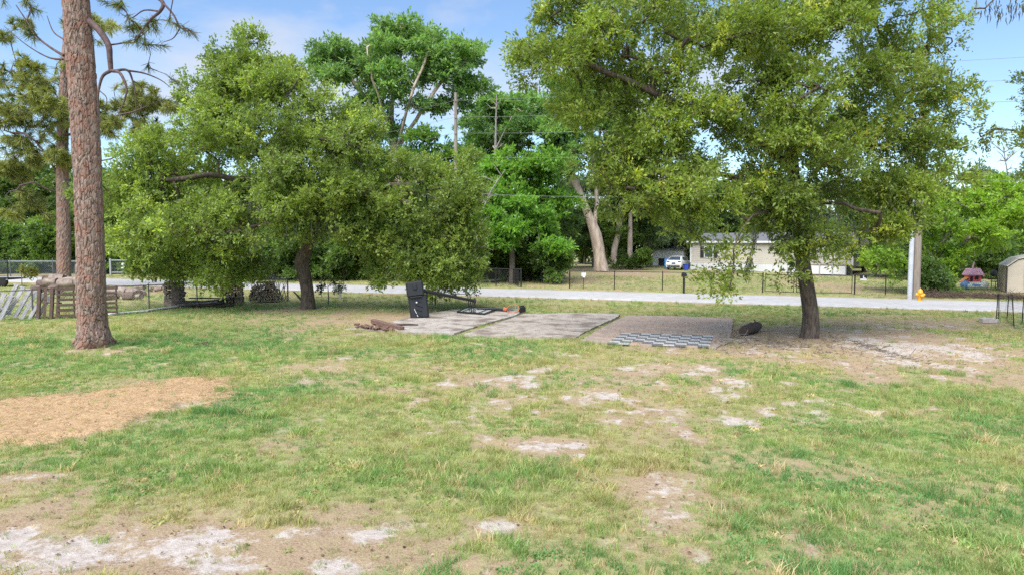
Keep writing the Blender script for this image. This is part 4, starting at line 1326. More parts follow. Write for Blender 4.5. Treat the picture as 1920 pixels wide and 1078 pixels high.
for (ta, tb) in ((.5, .2), (.5, .8)):
    mb = MB()
    a = rel(bc[0].lerp(bc[3], ta)).lerp(rel(bc[1].lerp(bc[2], ta)), tb)
    q0, q1 = rel(bc[0].lerp(bc[1], tb)), rel(bc[3].lerp(bc[2], tb))
    mb.tube([q0 + Vector((0, 0, .04)), q1 + Vector((0, 0, .04))], .02, 8)
    mb.build('cross_brace', M['black_metal'], hoop)
# lifting arms between pole end and board
for (x0, y0, x1, y1, dy) in ((877, 552, 880, 583, 1.2), (881, 552, 884, 584, 1.35), (886, 563, 888, 585, 1.2), (890, 564, 891, 585, 1.4)):
    mb = MB()
    mb.tube([rel(at(x0, y0, YH + dy)), rel(at(x1, y1, YH + dy + .05))], .02, 8)
    mb.build('lift_arm', M['black_metal'], hoop)
mb = MB()
mb.tube([rel(at(846, 551, YH + .9)), rel(at(881, 551.5, YH + 1.3))], .013, 8)
mb.tube([rel(at(877, 552, YH + 1.2)), rel(at(881, 552, YH + 1.35))], .02, 8)
mb.build('handle_bar', M['black_metal'], hoop)
mb = MB()
mb.box(rel(at(854, 552.5, YH + 1.0)), (.09, .08, .13), None, 0, .02)
mb.build('lever_grip', M['black_plastic'], hoop)
mb = MB()
mb.box(p1, (.14, .14, .14), Matrix.Rotation(.2, 3, 'Y'), 0, .02)
mb.build('pole_bracket', M['black_metal'], hoop)
mb = MB()
mb.lathe([(0, .06), (.05, .05), (.06, 0), (.05, -.04), (0, -.04)], rel(gp(884, 583, .15)), 12)
mb.lathe([(0, .05), (.04, .04), (.05, 0), (.04, -.04), (0, -.04)], rel(gp(889, 583, .13)), 12)
mb.build('mount_bolt', M['galv'], hoop)

# rim, net and spare poles lying beside the board
rg = gp(962, 586, .05)
rim = thing('hoop_rim', 'orange basketball rim with torn net lying past the backboard', 'rim', rg)
mb = MB()
ring = []
for k in range(33):
    a = 2 * PI * k / 32
    ring.append(Vector((.26 * math.cos(a), .10 * math.sin(a), .17 + .155 * math.sin(a) + .02 * math.cos(a))))
mb.tube(ring, .013, 8, False)
mb.build('ring', M['orange'], rim)
mb = MB()
mb.box((-.34, -.02, .16), (.17, .16, .14), Matrix.Rotation(.3, 3, 'Y'), 0, .03)
mb.build('mount_plate', M['orange'], rim)
mb = MB()
for k in range(16):
    a = 2 * PI * k / 16
    q = ring[k * 2]
    mb.tube([q, q * .6 + Vector((.03, .12, .02)), Vector((.1 * math.cos(a + .3), .2, .03))], .006, 4, False)
    mb.tube([q, q * .6 + Vector((-.05, .12, .02)), Vector((.1 * math.cos(a - .3), .22, .05))], .006, 4, False)
mb.build('net', M['net'], rim)
for i, (x0, y0, x1, y1, r) in enumerate(((893, 577.5, 962, 580, .045), (900, 580, 955, 583, .03))):
    p = MB()
    o = gp((x0 + x1) / 2, (y0 + y1) / 2)
    a, b = gp(x0, y0, .05 + r + .06 * (i == 0)) - o, gp(x1, y1, .05 + r) - o
    p.tube([a, b], r, 10)
    ob = p.build('steel_pole', M['black_metal'])
    ob.location = o
    tag(ob, ('thick black steel pole lying behind the backboard' if i == 0 else 'thin black steel pole lying in front of the thicker one'), 'pole')
p = MB()
p.box((0, 0, .14), (.26, .22, .26), Matrix.Rotation(.4, 3, 'Z'), 0, .03)
p.tube([(-.1, -.1, .28), (.1, .08, .30)], .02, 6)
o = p.build('bucket_box', M['black_plastic'])
o.location = gp(979, 586)
tag(o, 'small black plastic box lying right of the orange rim', 'box')

# ------------------------------------------------------------------ brick pile with timber
bt = gp(735, 617)
p = MB()
a, b = gp(700, 606) - bt, gp(753, 621) - bt
d = (b - a).normalized()
p.box((a + b) / 2 + Vector((0, 0, .09)), ((b - a).length, .20, .17), Matrix.Rotation(math.atan2(d.y, d.x), 3, 'Z'), 0, .02, .012)
o = p.build('timber_beam', M['brick'])
o.location = bt
tag(o, 'weathered red brown timber lying on the slab corner', 'timber')
bme = bpy.data.meshes.new('brick')
p = MB()
p.box((0, 0, 0), (.21, .10, .065), None, 0, .008, .004)
bme.from_pydata([tuple(v) for v in p.v], [], p.f)
bme.materials.append(M['brick'])
bpile = thing('brick_pile', 'small heap of broken red bricks beside the timber', 'brick pile', gp(708, 617))
rb = random.Random(3)
for k in range(38):
    o = bpy.data.objects.new('brick', bme)
    COL.objects.link(o)
    o.parent = bpile
    t_ = rb.uniform(-1, 1)
    o.location = (t_ * .75 - .1, -t_ * .55 - .14 + rb.uniform(-.2, .16), .03 + rb.uniform(0, .10))
    o.rotation_euler = (rb.uniform(-.5, .5), rb.uniform(-.5, .5), rb.uniform(0, 6.28))
    o.scale = (rb.uniform(.4, 1), rb.uniform(.7, 1), 1)
p = MB()
a, b = gp(742, 609.5, .07), gp(784, 608.5, .07)
p.tube([a - bt, ((a + b) / 2 - bt) + Vector((0, .05, .02)), b - bt], [.05, .04, .025], 7)
o = p.build('dead_branch', M['timber_dark'])
o.location = bt
tag(o, 'thin dark dead branch lying on the grey slab behind the timber', 'branch')

# ------------------------------------------------------------------ log beside the right oak
lg = gp(1409, 628)
log = thing('fallen_log', 'short dark charred log lying between the slab and the right oak', 'log', lg)
p = MB()
a, b = gp(1394, 629) - lg, gp(1425, 619) - lg
pts = [a.lerp(b, k / 7) + Vector((random.uniform(-.03, .03), random.uniform(-.03, .03), .16 + random.uniform(-.02, .02))) for k in range(8)]
p.tube(pts, [.15, .17, .16, .18, .16, .17, .15, .10], 12)
p.build('log_body', M['timber_dark'], log)
p = MB()
for k in range(3):
    q = pts[2 + k * 2]
    p.tube([q, q + Vector((random.uniform(-.15, .15), -.1, .22))], [.04, .015], 6)
p.build('branch_stub', M['timber_dark'], log)


# ------------------------------------------------------------------ chain link fences
def lattice(mb, a, b, z0, z1, step, w):
    """diamond wire between two ground points"""
    L_ = (b - a).length
    d = (b - a).normalized()
    nrm = Vector((-d.y, d.x, 0))
    H = z1 - z0
    k = -H
    while k < L_:
        for sg in (1, -1):
            s0, s1 = k, k + H
            t0, t1 = max(0, s0), min(L_, s1)
            if t1 - t0 > .02:
                za, zb = z0 + (t0 - k), z0 + (t1 - k)
                if sg < 0:
                    za, zb = z1 - (t0 - k), z1 - (t1 - k)
                p, q = a + d * t0 + Vector((0, 0, za)) + nrm * (.004 * sg), a + d * t1 + Vector((0, 0, zb)) + nrm * (.004 * sg)
                e = (q - p).normalized()
                u = e.cross(nrm).normalized() * w
                v = nrm * w
                mb.add([p + u, p - u * .5 + v, p - u * .5 - v, q + u, q - u * .5 + v, q - u * .5 - v], [(0, 1, 4, 3), (1, 2, 5, 4), (2, 0, 3, 5)])
        k += step


def fence(name, label, posts, H, pm, step=.085, w=.0022, rail=True, group=None, pr=.03, wire=None, z0=.04, rail_m=None):
    o0 = posts[0]
    t = thing(name, label, 'fence', o0, 0, group)
    R_ = [p - o0 for p in posts]
    for i, p in enumerate(R_):
        mb = MB()
        r = pr * (1.35 if i in (0, len(R_) - 1) else 1)
        mb.tube([p + Vector((0, 0, -.1)), p + Vector((0, 0, H + .02))], r, 8)
        mb.lathe([(r * 1.1, 0), (r * 1.1, .02), (r * .5, .05), (0, .055)], p + Vector((0, 0, H + .02)), 8)
        mb.build('post', pm, t)
    for a, b in zip(R_[:-1], R_[1:]):
        if rail:
            mb = MB()
            mb.tube([a + Vector((0, 0, H)), b + Vector((0, 0, H))], pr * .7, 6)
            mb.build('top_rail', rail_m or pm, t)
        mb = MB()
        lattice(mb, a, b, z0, H, step, w)
        tag(mb.build('wire_mesh', wire or pm, t), kind='stuff')
    return t


FG = 'black chain link fences along the far side of the road'
fy = lambda px: 540.0 + (px - 1068) * (11.5 / 534)
fence('chain_link_fence', 'black chain link fence in front of the mobile home, left of the gate', [gp(x, fy(x)) for x in (1068, 1152, 1242, 1333, 1430)], 1.12, M['wire_black'], group=FG)
fence('chain_link_fence', 'black chain link fence between the driveway gate and the utility pole', [gp(x, fy(x)) for x in (1602, 1660, 1722)], 1.12, M['wire_black'], group=FG)
fence('chain_link_fence', 'black chain link fence by the thicket, left of the open driveway gap', [gp(x, 538 - (977 - x) * .03) for x in (977, 930, 880, 820, 760, 700)], 1.2, M['wire_black'], group=FG, pr=.035)


def gate(label, pa, pb, H, mat, group=None, name='chain_link_gate', step=.085):
    t = thing(name, label, 'gate', pa, 0, group)
    b = pb - pa
    for q in (Vector((0, 0, 0)), b):
        mb = MB()
        mb.tube([q + Vector((0, 0, .06)), q + Vector((0, 0, H))], .022, 8)
        mb.build('gate_stile', mat, t)
    for z in (.07, H):
        mb = MB()
        mb.tube([Vector((0, 0, z)), b + Vector((0, 0, z))], .022, 8)
        mb.build('gate_rail', mat, t)
    mb = MB()
    lattice(mb, Vector((0, 0, 0)), b, .08, H - .02, step, .0022)
    tag(mb.build('wire_mesh', mat, t), kind='stuff')
    return t


gate('narrow black chain link gate leaf next to the fence post', gp(1434, fy(1434)), gp(1488, fy(1488) + 1), 1.08, M['wire_black'], 'driveway gate leaves')
gate('wide black chain link gate leaf behind the right oak trunk', gp(1493, fy(1493) + 1), gp(1597, fy(1597)), 1.08, M['wire_black'], 'driveway gate leaves')
gate('short black chain link gate leaf standing open at the driveway gap', gp(972, 538), gp(962, 532), 1.1, M['wire_black'])

# signs on the fence
so = gp(1094, 541)
sg_ = thing('fence_sign', 'small white sign on the fence near the pale tree trunk', 'sign', so)
p = MB()
p.tube([(0, 0, -.05), (0, 0, .95)], .02, 8)
p.build('post', M['wire_black'], sg_)
p = MB()
p.box((0, -.03, .92), (.30, .015, .22), None, 0, .004)
p.box((.02, -.03, .76), (.16, .012, .09), None, 0, .004)
p.build('sign_board', M['white_paint'], sg_)
so = gp(1617, fy(1617))
sg_ = thing('fence_sign', 'black and white warning sign hung on the fence right of the gate', 'sign', so + Vector((0, -.05, 0)))
p = MB()
p.box((0, 0, .97), (.40, .012, .30), None, 0, .004)
p.build('sign_board', M['wire_black'], sg_)
p = MB()
p.box((0, -.010, .865), (.38, .006, .09))
p.box((.0, -.010, 1.00), (.05, .006, .14))
p.box((.05, -.0102, .95), (.12, .006, .04))
p.build('sign_print', M['white_paint'], sg_)

# fence on the left, grey posts
lf = [gp(-90, 606), gp(-20, 601), gp(62, 596), gp(170, 589), gp(280, 582), gp(370, 575.5), gp(447, 570), gp(540, 563)]
fence('chain_link_fence', 'grey wire fence with thin posts running past the pallets to the left oak', lf, 1.12, M['grey_post'], .10, .0018, True, pr=.028, wire=M['galv'])
for i, (x0, y0, x1, y1) in enumerate(((206, 590, 272, 584), (276, 583, 342, 574))):
    o0 = gp(x0, y0)
    p = MB()
    a, b = Vector((0, 0, 0)), gp(x1, y1) - o0
    p.box((a + b) / 2 + Vector((0, -.08, .04)), ((b - a).length, .16, .06), Matrix.Rotation(math.atan2(b.y, b.x), 3, 'Z') @ Matrix.Rotation(.2, 3, 'X'), 0, .01, .01)
    o = p.build('ground_board', M['tarp'])
    o.location = o0
    tag(o, ('pale weathered board on the grass next to the near pine' if i == 0 else 'pale weathered board ending at the firewood stack'), 'board', None, 'thing')

# ------------------------------------------------------------------ pallets
def pallet(label, loc, rot, mat, w=1.2, h=1.0, n=6, group='pallets leaning on the fence', double=True, gapr=.62):
    t = thing('pallet', label, 'pallet', loc, 0, group)
    t.rotation_euler = rot
    for k in range(3):
        p = MB()
        p.box((0, 0, .05 + k * (h - .1) / 2), (w, .09, .045), None, 0, .004)
        p.build('stringer', mat, t)
    for k in range(n):
        x = -w / 2 + w / n * (k + .5)
        p = MB()
        p.box((x + random.uniform(-.01, .01), -.058, h / 2), (w / n * gapr, .022, h), None, 0, .003)
        p.build('deck_board', mat, t)
        if double and k % 2 == 0:
            p = MB()
            p.box((x, .058, h / 2), (w / n * gapr, .022, h), None, 0, .003)
            p.build('deck_board', mat, t)
    return t


o = gp(34, 597)
pallet('whitewashed pallet leaning sideways on the fence at the left edge', o, (math.radians(-14), math.radians(24), math.radians(14)), M['pallet_white'], 1.5, 1.22, 6, gapr=.52)
o = gp(-28, 600)
pallet('whitewashed pallet cut by the left edge of the view', o, (math.radians(-14), math.radians(20), math.radians(12)), M['pallet_white'], 1.2, 1.2, 5, gapr=.55)
o = gp(90, 596)
pallet('brown upright pallet with vertical boards beside the whitewashed one', o, (math.radians(-6), math.radians(3), math.radians(18)), M['wood_brown'], .9, 1.22, 4, gapr=.5)
o = gp(128, 597)
pl = pallet('grey brown pallet turned on its side behind the near pine', o + Vector((0, .2, 0)), (0, 0, math.radians(14)), M['wood_brown'], 1.25, 1.15, 6, gapr=.5)
pl.rotation_euler = (math.radians(-8), math.radians(90), math.radians(14))
pl.location = o + Vector((-.58, .25, .62))
o = gp(186, 592)
pl = pallet('grey brown pallet showing right behind the near pine trunk', o, (0, 0, 0), M['wood_brown'], 1.2, 1.1, 6, gapr=.5)
pl.rotation_euler = (math.radians(-6), math.radians(90), math.radians(10))
pl.location = o + Vector((-.62, .3, .6))


# ------------------------------------------------------------------ logs and firewood
def log_mesh(r, l, seed, ns=9):
    q = random.Random(seed)
    mb = MB()
    ks = [1 + q.uniform(-.16, .16) for _ in range(ns)]
    V_, rings = [], 3
    for i in range(rings):
        for k in range(ns):
            a = 2 * PI * k / ns
            rr = r * ks[k] * (1 + q.uniform(-.05, .05))
            V_.append(((i / (rings - 1) - .5) * l, rr * math.cos(a), rr * math.sin(a)))
    F_ = [(i * ns + k, i * ns + (k + 1) % ns, (i + 1) * ns + (k + 1) % ns, (i + 1) * ns + k) for i in range(rings - 1) for k in range(ns)]
    mb.add(V_, F_, True, 0)
    mb.add(V_[:ns], [tuple(range(ns))], False, 1)
    mb.add(V_[-ns:], [tuple(range(ns - 1, -1, -1))], False, 1)
    me = bpy.data.meshes.new('log')
    me.from_pydata([tuple(v) for v in mb.v], [], mb.f)
    me.polygons.foreach_set('use_smooth', mb.s)
    me.polygons.foreach_set('material_index', mb.m)
    return me


lm_b = []
for k in range(5):
    me = log_mesh(.075, 1.0, 50 + k)
    me.materials.append(M['log_bark'])
    me.materials.append(M['log_end'])
    lm_b.append(me)
lm_p = []
for k in range(4):
    me = log_mesh(.26, .55, 60 + k, 11)
    me.materials.append(M['log_pale'] if k != 2 else M['log_bark'])
    me.materials.append(M['log_pale'])
    lm_p.append(me)


def stack(label, loc, rz, w, h, depth, dome=0.0, seed=1, lean=0.0):
    t = thing('firewood_stack', label, 'woodpile', loc, rz, 'firewood stacks along the fence')
    q = random.Random(seed)
    z, row = .08, 0
    while z < h:
        hw = w / 2 * (math.sqrt(max(.05, 1 - (z / h) ** 2 * dome)))
        x = -hw + q.uniform(0, .05)
        while x < hw:
            o = bpy.data.objects.new('log', q.choice(lm_b))
            COL.objects.link(o)
            o.parent = t
            s_ = q.uniform(.7, 1.15)
            o.location = (x + lean * z, q.uniform(-.08, .08), z + q.uniform(-.02, .02))
            o.rotation_euler = (q.uniform(0, 6.28), q.uniform(-.06, .06), PI / 2 + q.uniform(-.12, .12))
            o.scale = (depth, s_, s_)
            x += .145
        z += .125
        row += 1
    return t


g1 = gp(328, 573)
stack('split firewood stack with a bark slab set upright at its front', g1, .3, .8, 1.12, .55, 0, 1)
p = MB()
p.add(*[[(-.17, -.02, 0), (.15, -.02, 0), (.2, -.03, 1.0), (.05, -.03, 1.08), (-.15, -.03, .98), (-.17, .06, 0), (.15, .06, 0), (.2, .05, 1.0), (.05, .05, 1.08), (-.15, .05, .98)], [(0, 1, 2, 3, 4), (9, 8, 7, 6, 5), (0, 5, 6, 1), (1, 6, 7, 2), (2, 7, 8, 3), (3, 8, 9, 4), (4, 9, 5, 0)]])
o = p.build('bark_slab', M['log_bark'])
o.location = gp(329, 575)
o.rotation_euler = (math.radians(-4), 0, .15)
tag(o, 'broad upright slab of bark leaning on the firewood stack', 'bark slab')
stack('dark firewood stack behind the drooping oak branches', gp(437, 571), .25, .95, 1.25, .55, .1, 2, -.05)
stack('rounded dark firewood stack nearest to the left oak trunk', gp(497, 565), .25, 1.45, .98, .6, .75, 3)
bg_ = gp(385, 575)
bp = thing('board_pile', 'low pile of dark old boards and branches between two firewood stacks', 'board pile', bg_, .12)
rb = random.Random(8)
for k in range(26):
    p = MB()
    y = rb.uniform(-.25, .4)
    z = .05 + .5 * max(0, .35 + y) * rb.uniform(.4, 1.0)
    p.box((rb.uniform(-.45, .5), y, z), (rb.uniform(1.0, 2.3), .12, .035), Matrix.Rotation(rb.uniform(-.15, .15), 3, 'Z') @ Matrix.Rotation(rb.uniform(-.14, .05), 3, 'Y') @ Matrix.Rotation(rb.uniform(-.4, .4), 3, 'X'), 0, .006)
    p.build('board', M['timber_dark'] if k % 4 else M['wood_grey'], bp)

LG = 'cut log rounds on the far side of the wire fence'
rounds = [(206, 556, 0, 1.05, 'pale cut log round lying right beside the near pine trunk'), (232, 549, 1, 1.0, 'second pale log round to the right of the near pine'), (243, 556, 2, .75, 'dark bark log wedged under the pale rounds'), (252, 552, 0, .95, 'leaning pale log with dark end right of the near pine'),
          (262, 540, 3, .7, 'pale log round a little apart beside the road verge'), (318 - 58, 556, 1, .6, 'flat pale log piece lying in the straw'), (268, 548, 3, .55, 'small pale stone-like log piece behind the fence post'), (282, 541, 0, .45, 'tiny pale log piece beyond the fence post'), (297, 541, 1, .5, 'small pale log piece near the firewood stack'),
          (72, 546, 2, .8, 'brown log at the left end of the log heap'), (84, 545, 2, .9, 'brown log second from the left in the log heap'), (97, 546, 1, .95, 'pale log in the middle of the log heap'), (109, 545, 0, 1.0, 'large pale round on top of the log heap'), (92, 540, 2, .8, 'brown log lying on the log heap'), (128, 546, 0, 1.25, 'broad pale log at the right end of the log heap'), (140, 546, 3, 1.2, 'pale log half hidden by the near pine'), (120, 544, 2, .9, 'dark log propped in the log heap'), (104, 552, 2, 1.0, 'dark log low in the heap behind the brown pallet'), (64, 549, 3, .7, 'small log at the foot of the log heap')]
for i, (x, y, k, s_, lb) in enumerate(rounds):
    o = bpy.data.objects.new('cut_log', lm_p[k])
    COL.objects.link(o)
    g_ = gp(x, y + 5)
    o.location = g_ + Vector((0, 0, .26 * s_ * 1.0 + (0 if x > 150 else {72: .1, 84: .3, 97: .45, 109: .6, 92: .5, 128: .3, 140: .35, 120: .5, 104: .15, 64: 0}[x])))
    o.rotation_euler = (random.uniform(0, 6), random.uniform(-.2, .2), random.uniform(-.8, .8))
    o.scale = (s_ * 1.5, s_, s_)
    tag(o, lb, 'log', LG)

# ------------------------------------------------------------------ utility trailer, far left
tg = gp(-18, 538)
tr = thing('utility_trailer', 'black utility trailer with raised mesh ramp at the left edge', 'trailer', tg)
for z in np.linspace(.55, 1.75, 8):
    p = MB()
    p.box((.6, 0, float(z)), (1.3, .03, .035))
    p.build('ramp_bar', M['black_metal'], tr)
for x in (-.05, 1.22):
    p = MB()
    p.box((x, 0, 1.15), (.05, .05, 1.3))
    p.build('ramp_upright', M['black_metal'], tr)
p = MB()
p.box((-.4, .9, .52), (3.2, 1.7, .10), None, 0, .01)
p.build('deck', M['black_metal'], tr)
p = MB()
p.box((-.4, .03, .52), (3.2, .02, .09))
p.build('side_strip', M['white_paint'], tr)
for x in (-.9, .8):
    p = MB()
    p.lathe([(0, -.1), (.18, -.1), (.31, -.09), (.33, 0), (.31, .09), (.18, .1), (0, .1)], (x, .1, .32), 18, rot_to((0, 1, 0)))
    p.build('wheel', M['tyre'], tr)

# ------------------------------------------------------------------ screened fence and pale gate beyond the road, left
sf = [gp(x, 519) for x in (-60, 20, 100, 150, 200)]
t = thing('wire_fence', 'dark green wire fence beyond the road at the left edge', 'fence', sf[0])
for a, b in zip(sf[:-1], sf[1:]):
    a_, b_ = a - sf[0], b - sf[0]
    p = MB()
    lattice(p, a_, b_, .06, 1.5, .16, .009)
    tag(p.build('wire_mesh', M['screen'], t), kind='stuff')
    p = MB()
    p.tube([a_ + Vector((0, 0, 1.35)), b_ + Vector((0, 0, 1.35))], .03, 6)
    p.build('rail', M['galv'], t)
    for q in (a_,):
        p = MB()
        p.tube([q, q + Vector((0, 0, 1.65))], .045, 8)
        p.build('post', M['grey_post'], t)
ga, gb = gp(208, 517), gp(268, 517)
t = thing('field_gate', 'pale framed wide gate in the far fence right of the near pine', 'gate', ga)
b_ = gb - ga
for q in (Vector((0, 0, 0)), b_):
    p = MB()
    p.box(q + Vector((0, 0, .75)), (.16, .16, 1.55), None, 0, .01)
    p.build('gate_post', M['galv'], t)
for z in (.3, 1.4):
    p = MB()
    p.box(b_ / 2 + Vector((0, 0, z)), (b_.length - .18, .07, .09))
    p.build('gate_rail', M['galv'], t)
p = MB()
lattice(p, Vector((0, .05, 0)), b_ + Vector((0, .05, 0)), .3, 1.38, .16, .009)
tag(p.build('wire_mesh', M['screen'], t), kind='stuff')
p = MB()
p.box(b_ * .4 + Vector((0, -.06, .9)), (.35, .02, .5))
p.build('notice_board', M['white_paint'], t)
fa, fb = gp(269.5, 517), gp(345, 517)
t = thing('wire_fence', 'dark wire fence with pale rail to the right of the field gate', 'fence', fa)
p = MB()
lattice(p, Vector((0, 0, 0)), fb - fa, .06, 1.4, .16, .009)
tag(p.build('wire_mesh', M['screen'], t), kind='stuff')
p = MB()
p.box((fb - fa) / 2 + Vector((.08, -.03, .95)), ((fb - fa).length, .05, .08))
p.build('rail', M['galv'], t)

# ------------------------------------------------------------------ utility poles and wires
WZ = [12.45, 11.35, 10.3, 8.75, 6.35]


def upole(label, base, H, r, group='wooden utility poles'):
    t = thing('utility_pole', label, 'utility pole', base, 0, group)
    p = MB()
    p.tube([(0, 0, -.2), (0, 0, H * .5), (0, 0, H)], [r, r * .85, r * .68], 12)
    p.build('pole_shaft', M['pole'], t)
    for z in WZ:
        if z < H:
            p = MB()
            p.lathe([(0, .08), (.03, .08), (.045, .05), (.03, .03), (.045, 0), (.02, -.02)], (0, -r * .9, z - .05), 10)
            p.build('insulator', M['galv'], t)
    return t


u1 = Vector((at(856, 500, 46.5).x, 46.5, 0))
u2 = gp(1716, 559)
u0 = Vector((-36, 76, 0))
upole('slim wooden utility pole rising behind the left oak crown', u1, 13.0, .15)
up2 = upole('thick wooden utility pole beside the yellow hydrant', u2, 13.4, .23)
p = MB()
p.tube([(-.34, -.06, -.1), (-.34, -.06, 1.2), (-.33, -.06, 3.75)], .125, 12)
p.build('conduit_pipe', M['conduit'], up2)
p = MB()
p.tube([(-.30, -.06, 3.7), (-.27, -.06, 8.6)], .06, 8)
p.build('conduit_pipe', M['conduit'], up2)
p = MB()
p.lathe([(0, .03), (.05, .03), (.05, 0)], (-.08, -.24, .25), 10, rot_to((0, -1, 0)))
p.build('tag_disc', M['white_paint'], up2)
upole('distant wooden utility pole in the woods behind the left oak', u0, 13.0, .15)
u3 = u2 + rdir * 45
for i, z in enumerate(WZ):
    for a, b, nm in ((u0, u1, 'behind the left oak'), (u1, u2, 'between the two near poles'), (u2, u3, 'past the hydrant pole')):
        p = MB()
        a_, b_ = a + Vector((0, -.22, z)), b + Vector((0, -.22, z))
        sag = .35 + .05 * i
        pts = [a_.lerp(b_, k / 20) - Vector((0, 0, sag * 4 * (k / 20) * (1 - k / 20))) - a for k in range(21)]
        p.tube(pts, .009 if i < 4 else .011, 5)
        o = p.build('overhead_wire', M['wire'])
        o.location = a
        tag(o, ['topmost', 'second highest', 'third highest', 'fourth highest', 'lowest'][i] + ' overhead wire ' + nm, 'wire', 'overhead wires')

# dead snag and bare branches by the thicket
def snag(label, base, pts, r0, sub, seed):
    q = random.Random(seed)
    t = thing('dead_tree', label, 'tree', base)
    p = MB()
    sp_ = [v - base for v in spline(pts, 14)]
    p.tube(sp_, [r0 * (1 - .85 * k / 13) for k in range(14)], 8)
    p.build('trunk', M['dead_twig'], t)
    p = MB()
    for k in range(sub):
        a = sp_[q.randint(3, 12)]
        d = Vector((q.uniform(-1, 1), q.uniform(-.5, .5), q.uniform(-.2, .8)))
        l_ = q.uniform(.6, 2.0)
        m_ = a + d * l_ * .5 + Vector((0, 0, .1 * l_))
        e_ = a + d * l_ + Vector((q.uniform(-.3, .3), 0, q.uniform(-.2, .4)))
        p.tube([a, m_, e_], [r0 * .3, r0 * .2, r0 * .06], 5)
        p.tube([m_, m_ + Vector((q.uniform(-.7, .7), q.uniform(-.3, .3), q.uniform(0, .7)))], [r0 * .15, r0 * .05], 4)
    tag(p.build('branches', M['dead_twig'], t), kind='stuff')
    return t


s0 = Vector((at(930, 480, 58).x, 58, 0))
snag('thin bare dead snag standing in front of the wide domed crown', s0, [s0, at(930, 400, 58), at(929, 290, 58), at(931, 178, 58)], .26, 16, 3)
s0 = Vector((at(890, 480, 49.0).x, 49.0, 0))
snag('dead leafless tree with crooked grey branches left of the bright green tree', s0, [s0, at(895, 440, 49), at(915, 370, 49), at(948, 318, 49)], .14, 22, 5)
s0 = Vector((at(1885, 480, 64).x, 64, 0))
snag('bleached leafless tree above the lime green tree at the right edge', s0, [s0, at(1885, 400, 64), at(1890, 340, 64), at(1880, 270, 64)], .16, 44, 9)
for (px, py, x1, y1, r, lb) in ((1152, 505, 1165, 400, .42, 'pale slender trunk tree right of the forked pale tree'), (1181, 505, 1182, 400, .36, 'very pale straight trunk tree near the parked car')):
    b_ = gp(px, py)
    make_tree('slender_tree', lb, b_, [b_, at(px, 470, b_.y), at((px + x1) / 2, 440, b_.y), at(x1, y1, b_.y)], [r, r * .85, r * .75, r * .6], [], [B(x1 + 14, y1 - 60, b_.y + 1, 40, 45, 2.5), B(x1 + 30, y1 - 20, b_.y + 1, 30, 30, 2)], 120, 60, .36, .14, (0.04, 0.07, 0.02), (0.11, 0.15, 0.045), None, 'pale_bark', 5, 1.0, seed=70 + px, seg=1.6, branch_r=.2, tip=.02, nseg=20, nside=10)

# fallen pale branch along the thicket edge
o0 = gp(905, 527)
p = MB()
pts = [gp(900, 530) - o0 + Vector((0, 0, .12)), gp(935, 529) - o0 + Vector((0, 0, .16)), gp(965, 526) - o0 + Vector((0, 0, .3)), gp(1000, 523) - o0 + Vector((0, 0, .3)), gp(1038, 518) - o0 + Vector((0, 0, .35))]
p.tube(spline(pts, 14), .09, 7)
o = p.build('fallen_branch', M['dead_twig'])
o.location = o0
tag(o, 'long bleached fallen branch at the foot of the thicket by the driveway', 'branch')

# ------------------------------------------------------------------ mobile home
h0, h1 = gp(1295, 506), gp(1598, 514.5)
HL = (h1 - h0).length
ha = math.atan2((h1 - h0).y, (h1 - h0).x)
house = thing('mobile_home', 'beige mobile home with white skirting and grey shingle roof behind the right oak', 'house', h0, ha)
SK, WH, HD = .78, 3.0, 8.2
p = MB()
p.box((HL / 2, HD / 2, (SK + WH) / 2), (HL, HD, WH - SK))
wall = p.build('wall', M['siding'], house)
k, z = 0, SK + .02
while z < WH - .1:
    p = MB()
    p.add([(0, -.022, z), (HL, -.022, z), (HL, -.004, z + .2), (0, -.004, z + .2), (0, 0, z), (HL, 0, z)], [(0, 1, 2, 3), (4, 5, 1, 0)])
    p.build('siding_board', M['siding'], wall)
    z += .2
nsk = 22
for i in range(nsk):
    p = MB()
    p.box((HL / nsk * (i + .5), -.015, SK / 2), (HL / nsk - .015, .03, SK))
    p.build('skirting_panel', M['skirt'], house)
p = MB()
p.box((-.015, HD / 2, SK / 2), (.03, HD, SK))
p.build('skirting_panel', M['skirt'], house)
for x in (0, HL):
    p = MB()
    p.box((x, -.03, (SK + WH) / 2), (.16, .05, WH - SK))
    p.build('corner_trim', M['white_paint'], house)
p = MB()
e_, rz_ = .35, .95
p.add([(-e_, -e_, WH + .0), (HL + e_, -e_, WH), (HL + e_, HD / 2, WH + rz_), (-e_, HD / 2, WH + rz_), (HL + e_, HD + e_, WH), (-e_, HD + e_, WH),
       (-e_, -e_, WH + .12), (HL + e_, -e_, WH + .12), (HL + e_, HD / 2, WH + rz_ + .12), (-e_, HD / 2, WH + rz_ + .12), (HL + e_, HD + e_, WH + .12), (-e_, HD + e_, WH + .12)],
      [(6, 7, 8, 9), (9, 8, 10, 11), (3, 2, 1, 0), (5, 4, 2, 3), (0, 6, 9, 3), (3, 9, 11, 5), (1, 2, 8, 7), (2, 4, 10, 8), (0, 1, 7, 6), (4, 5, 11, 10)])
roof = p.build('roof', M['shingle'], house)
p = MB()
p.box((HL / 2, -e_ - .02, WH + .05), (HL + 2 * e_, .03, .2))
p.build('fascia', M['white_paint'], roof)
p = MB()
p.box((HL * .4, HD * .22, WH + .62), (.25, .25, .5))
p.build('roof_vent', M['galv'], roof)
for x in (0.0, HL):
    p = MB()
    p.add([(x, 0, WH), (x, HD, WH), (x, HD / 2, WH + rz_)], [(0, 1, 2)])
    p.build('gable', M['siding'], house)
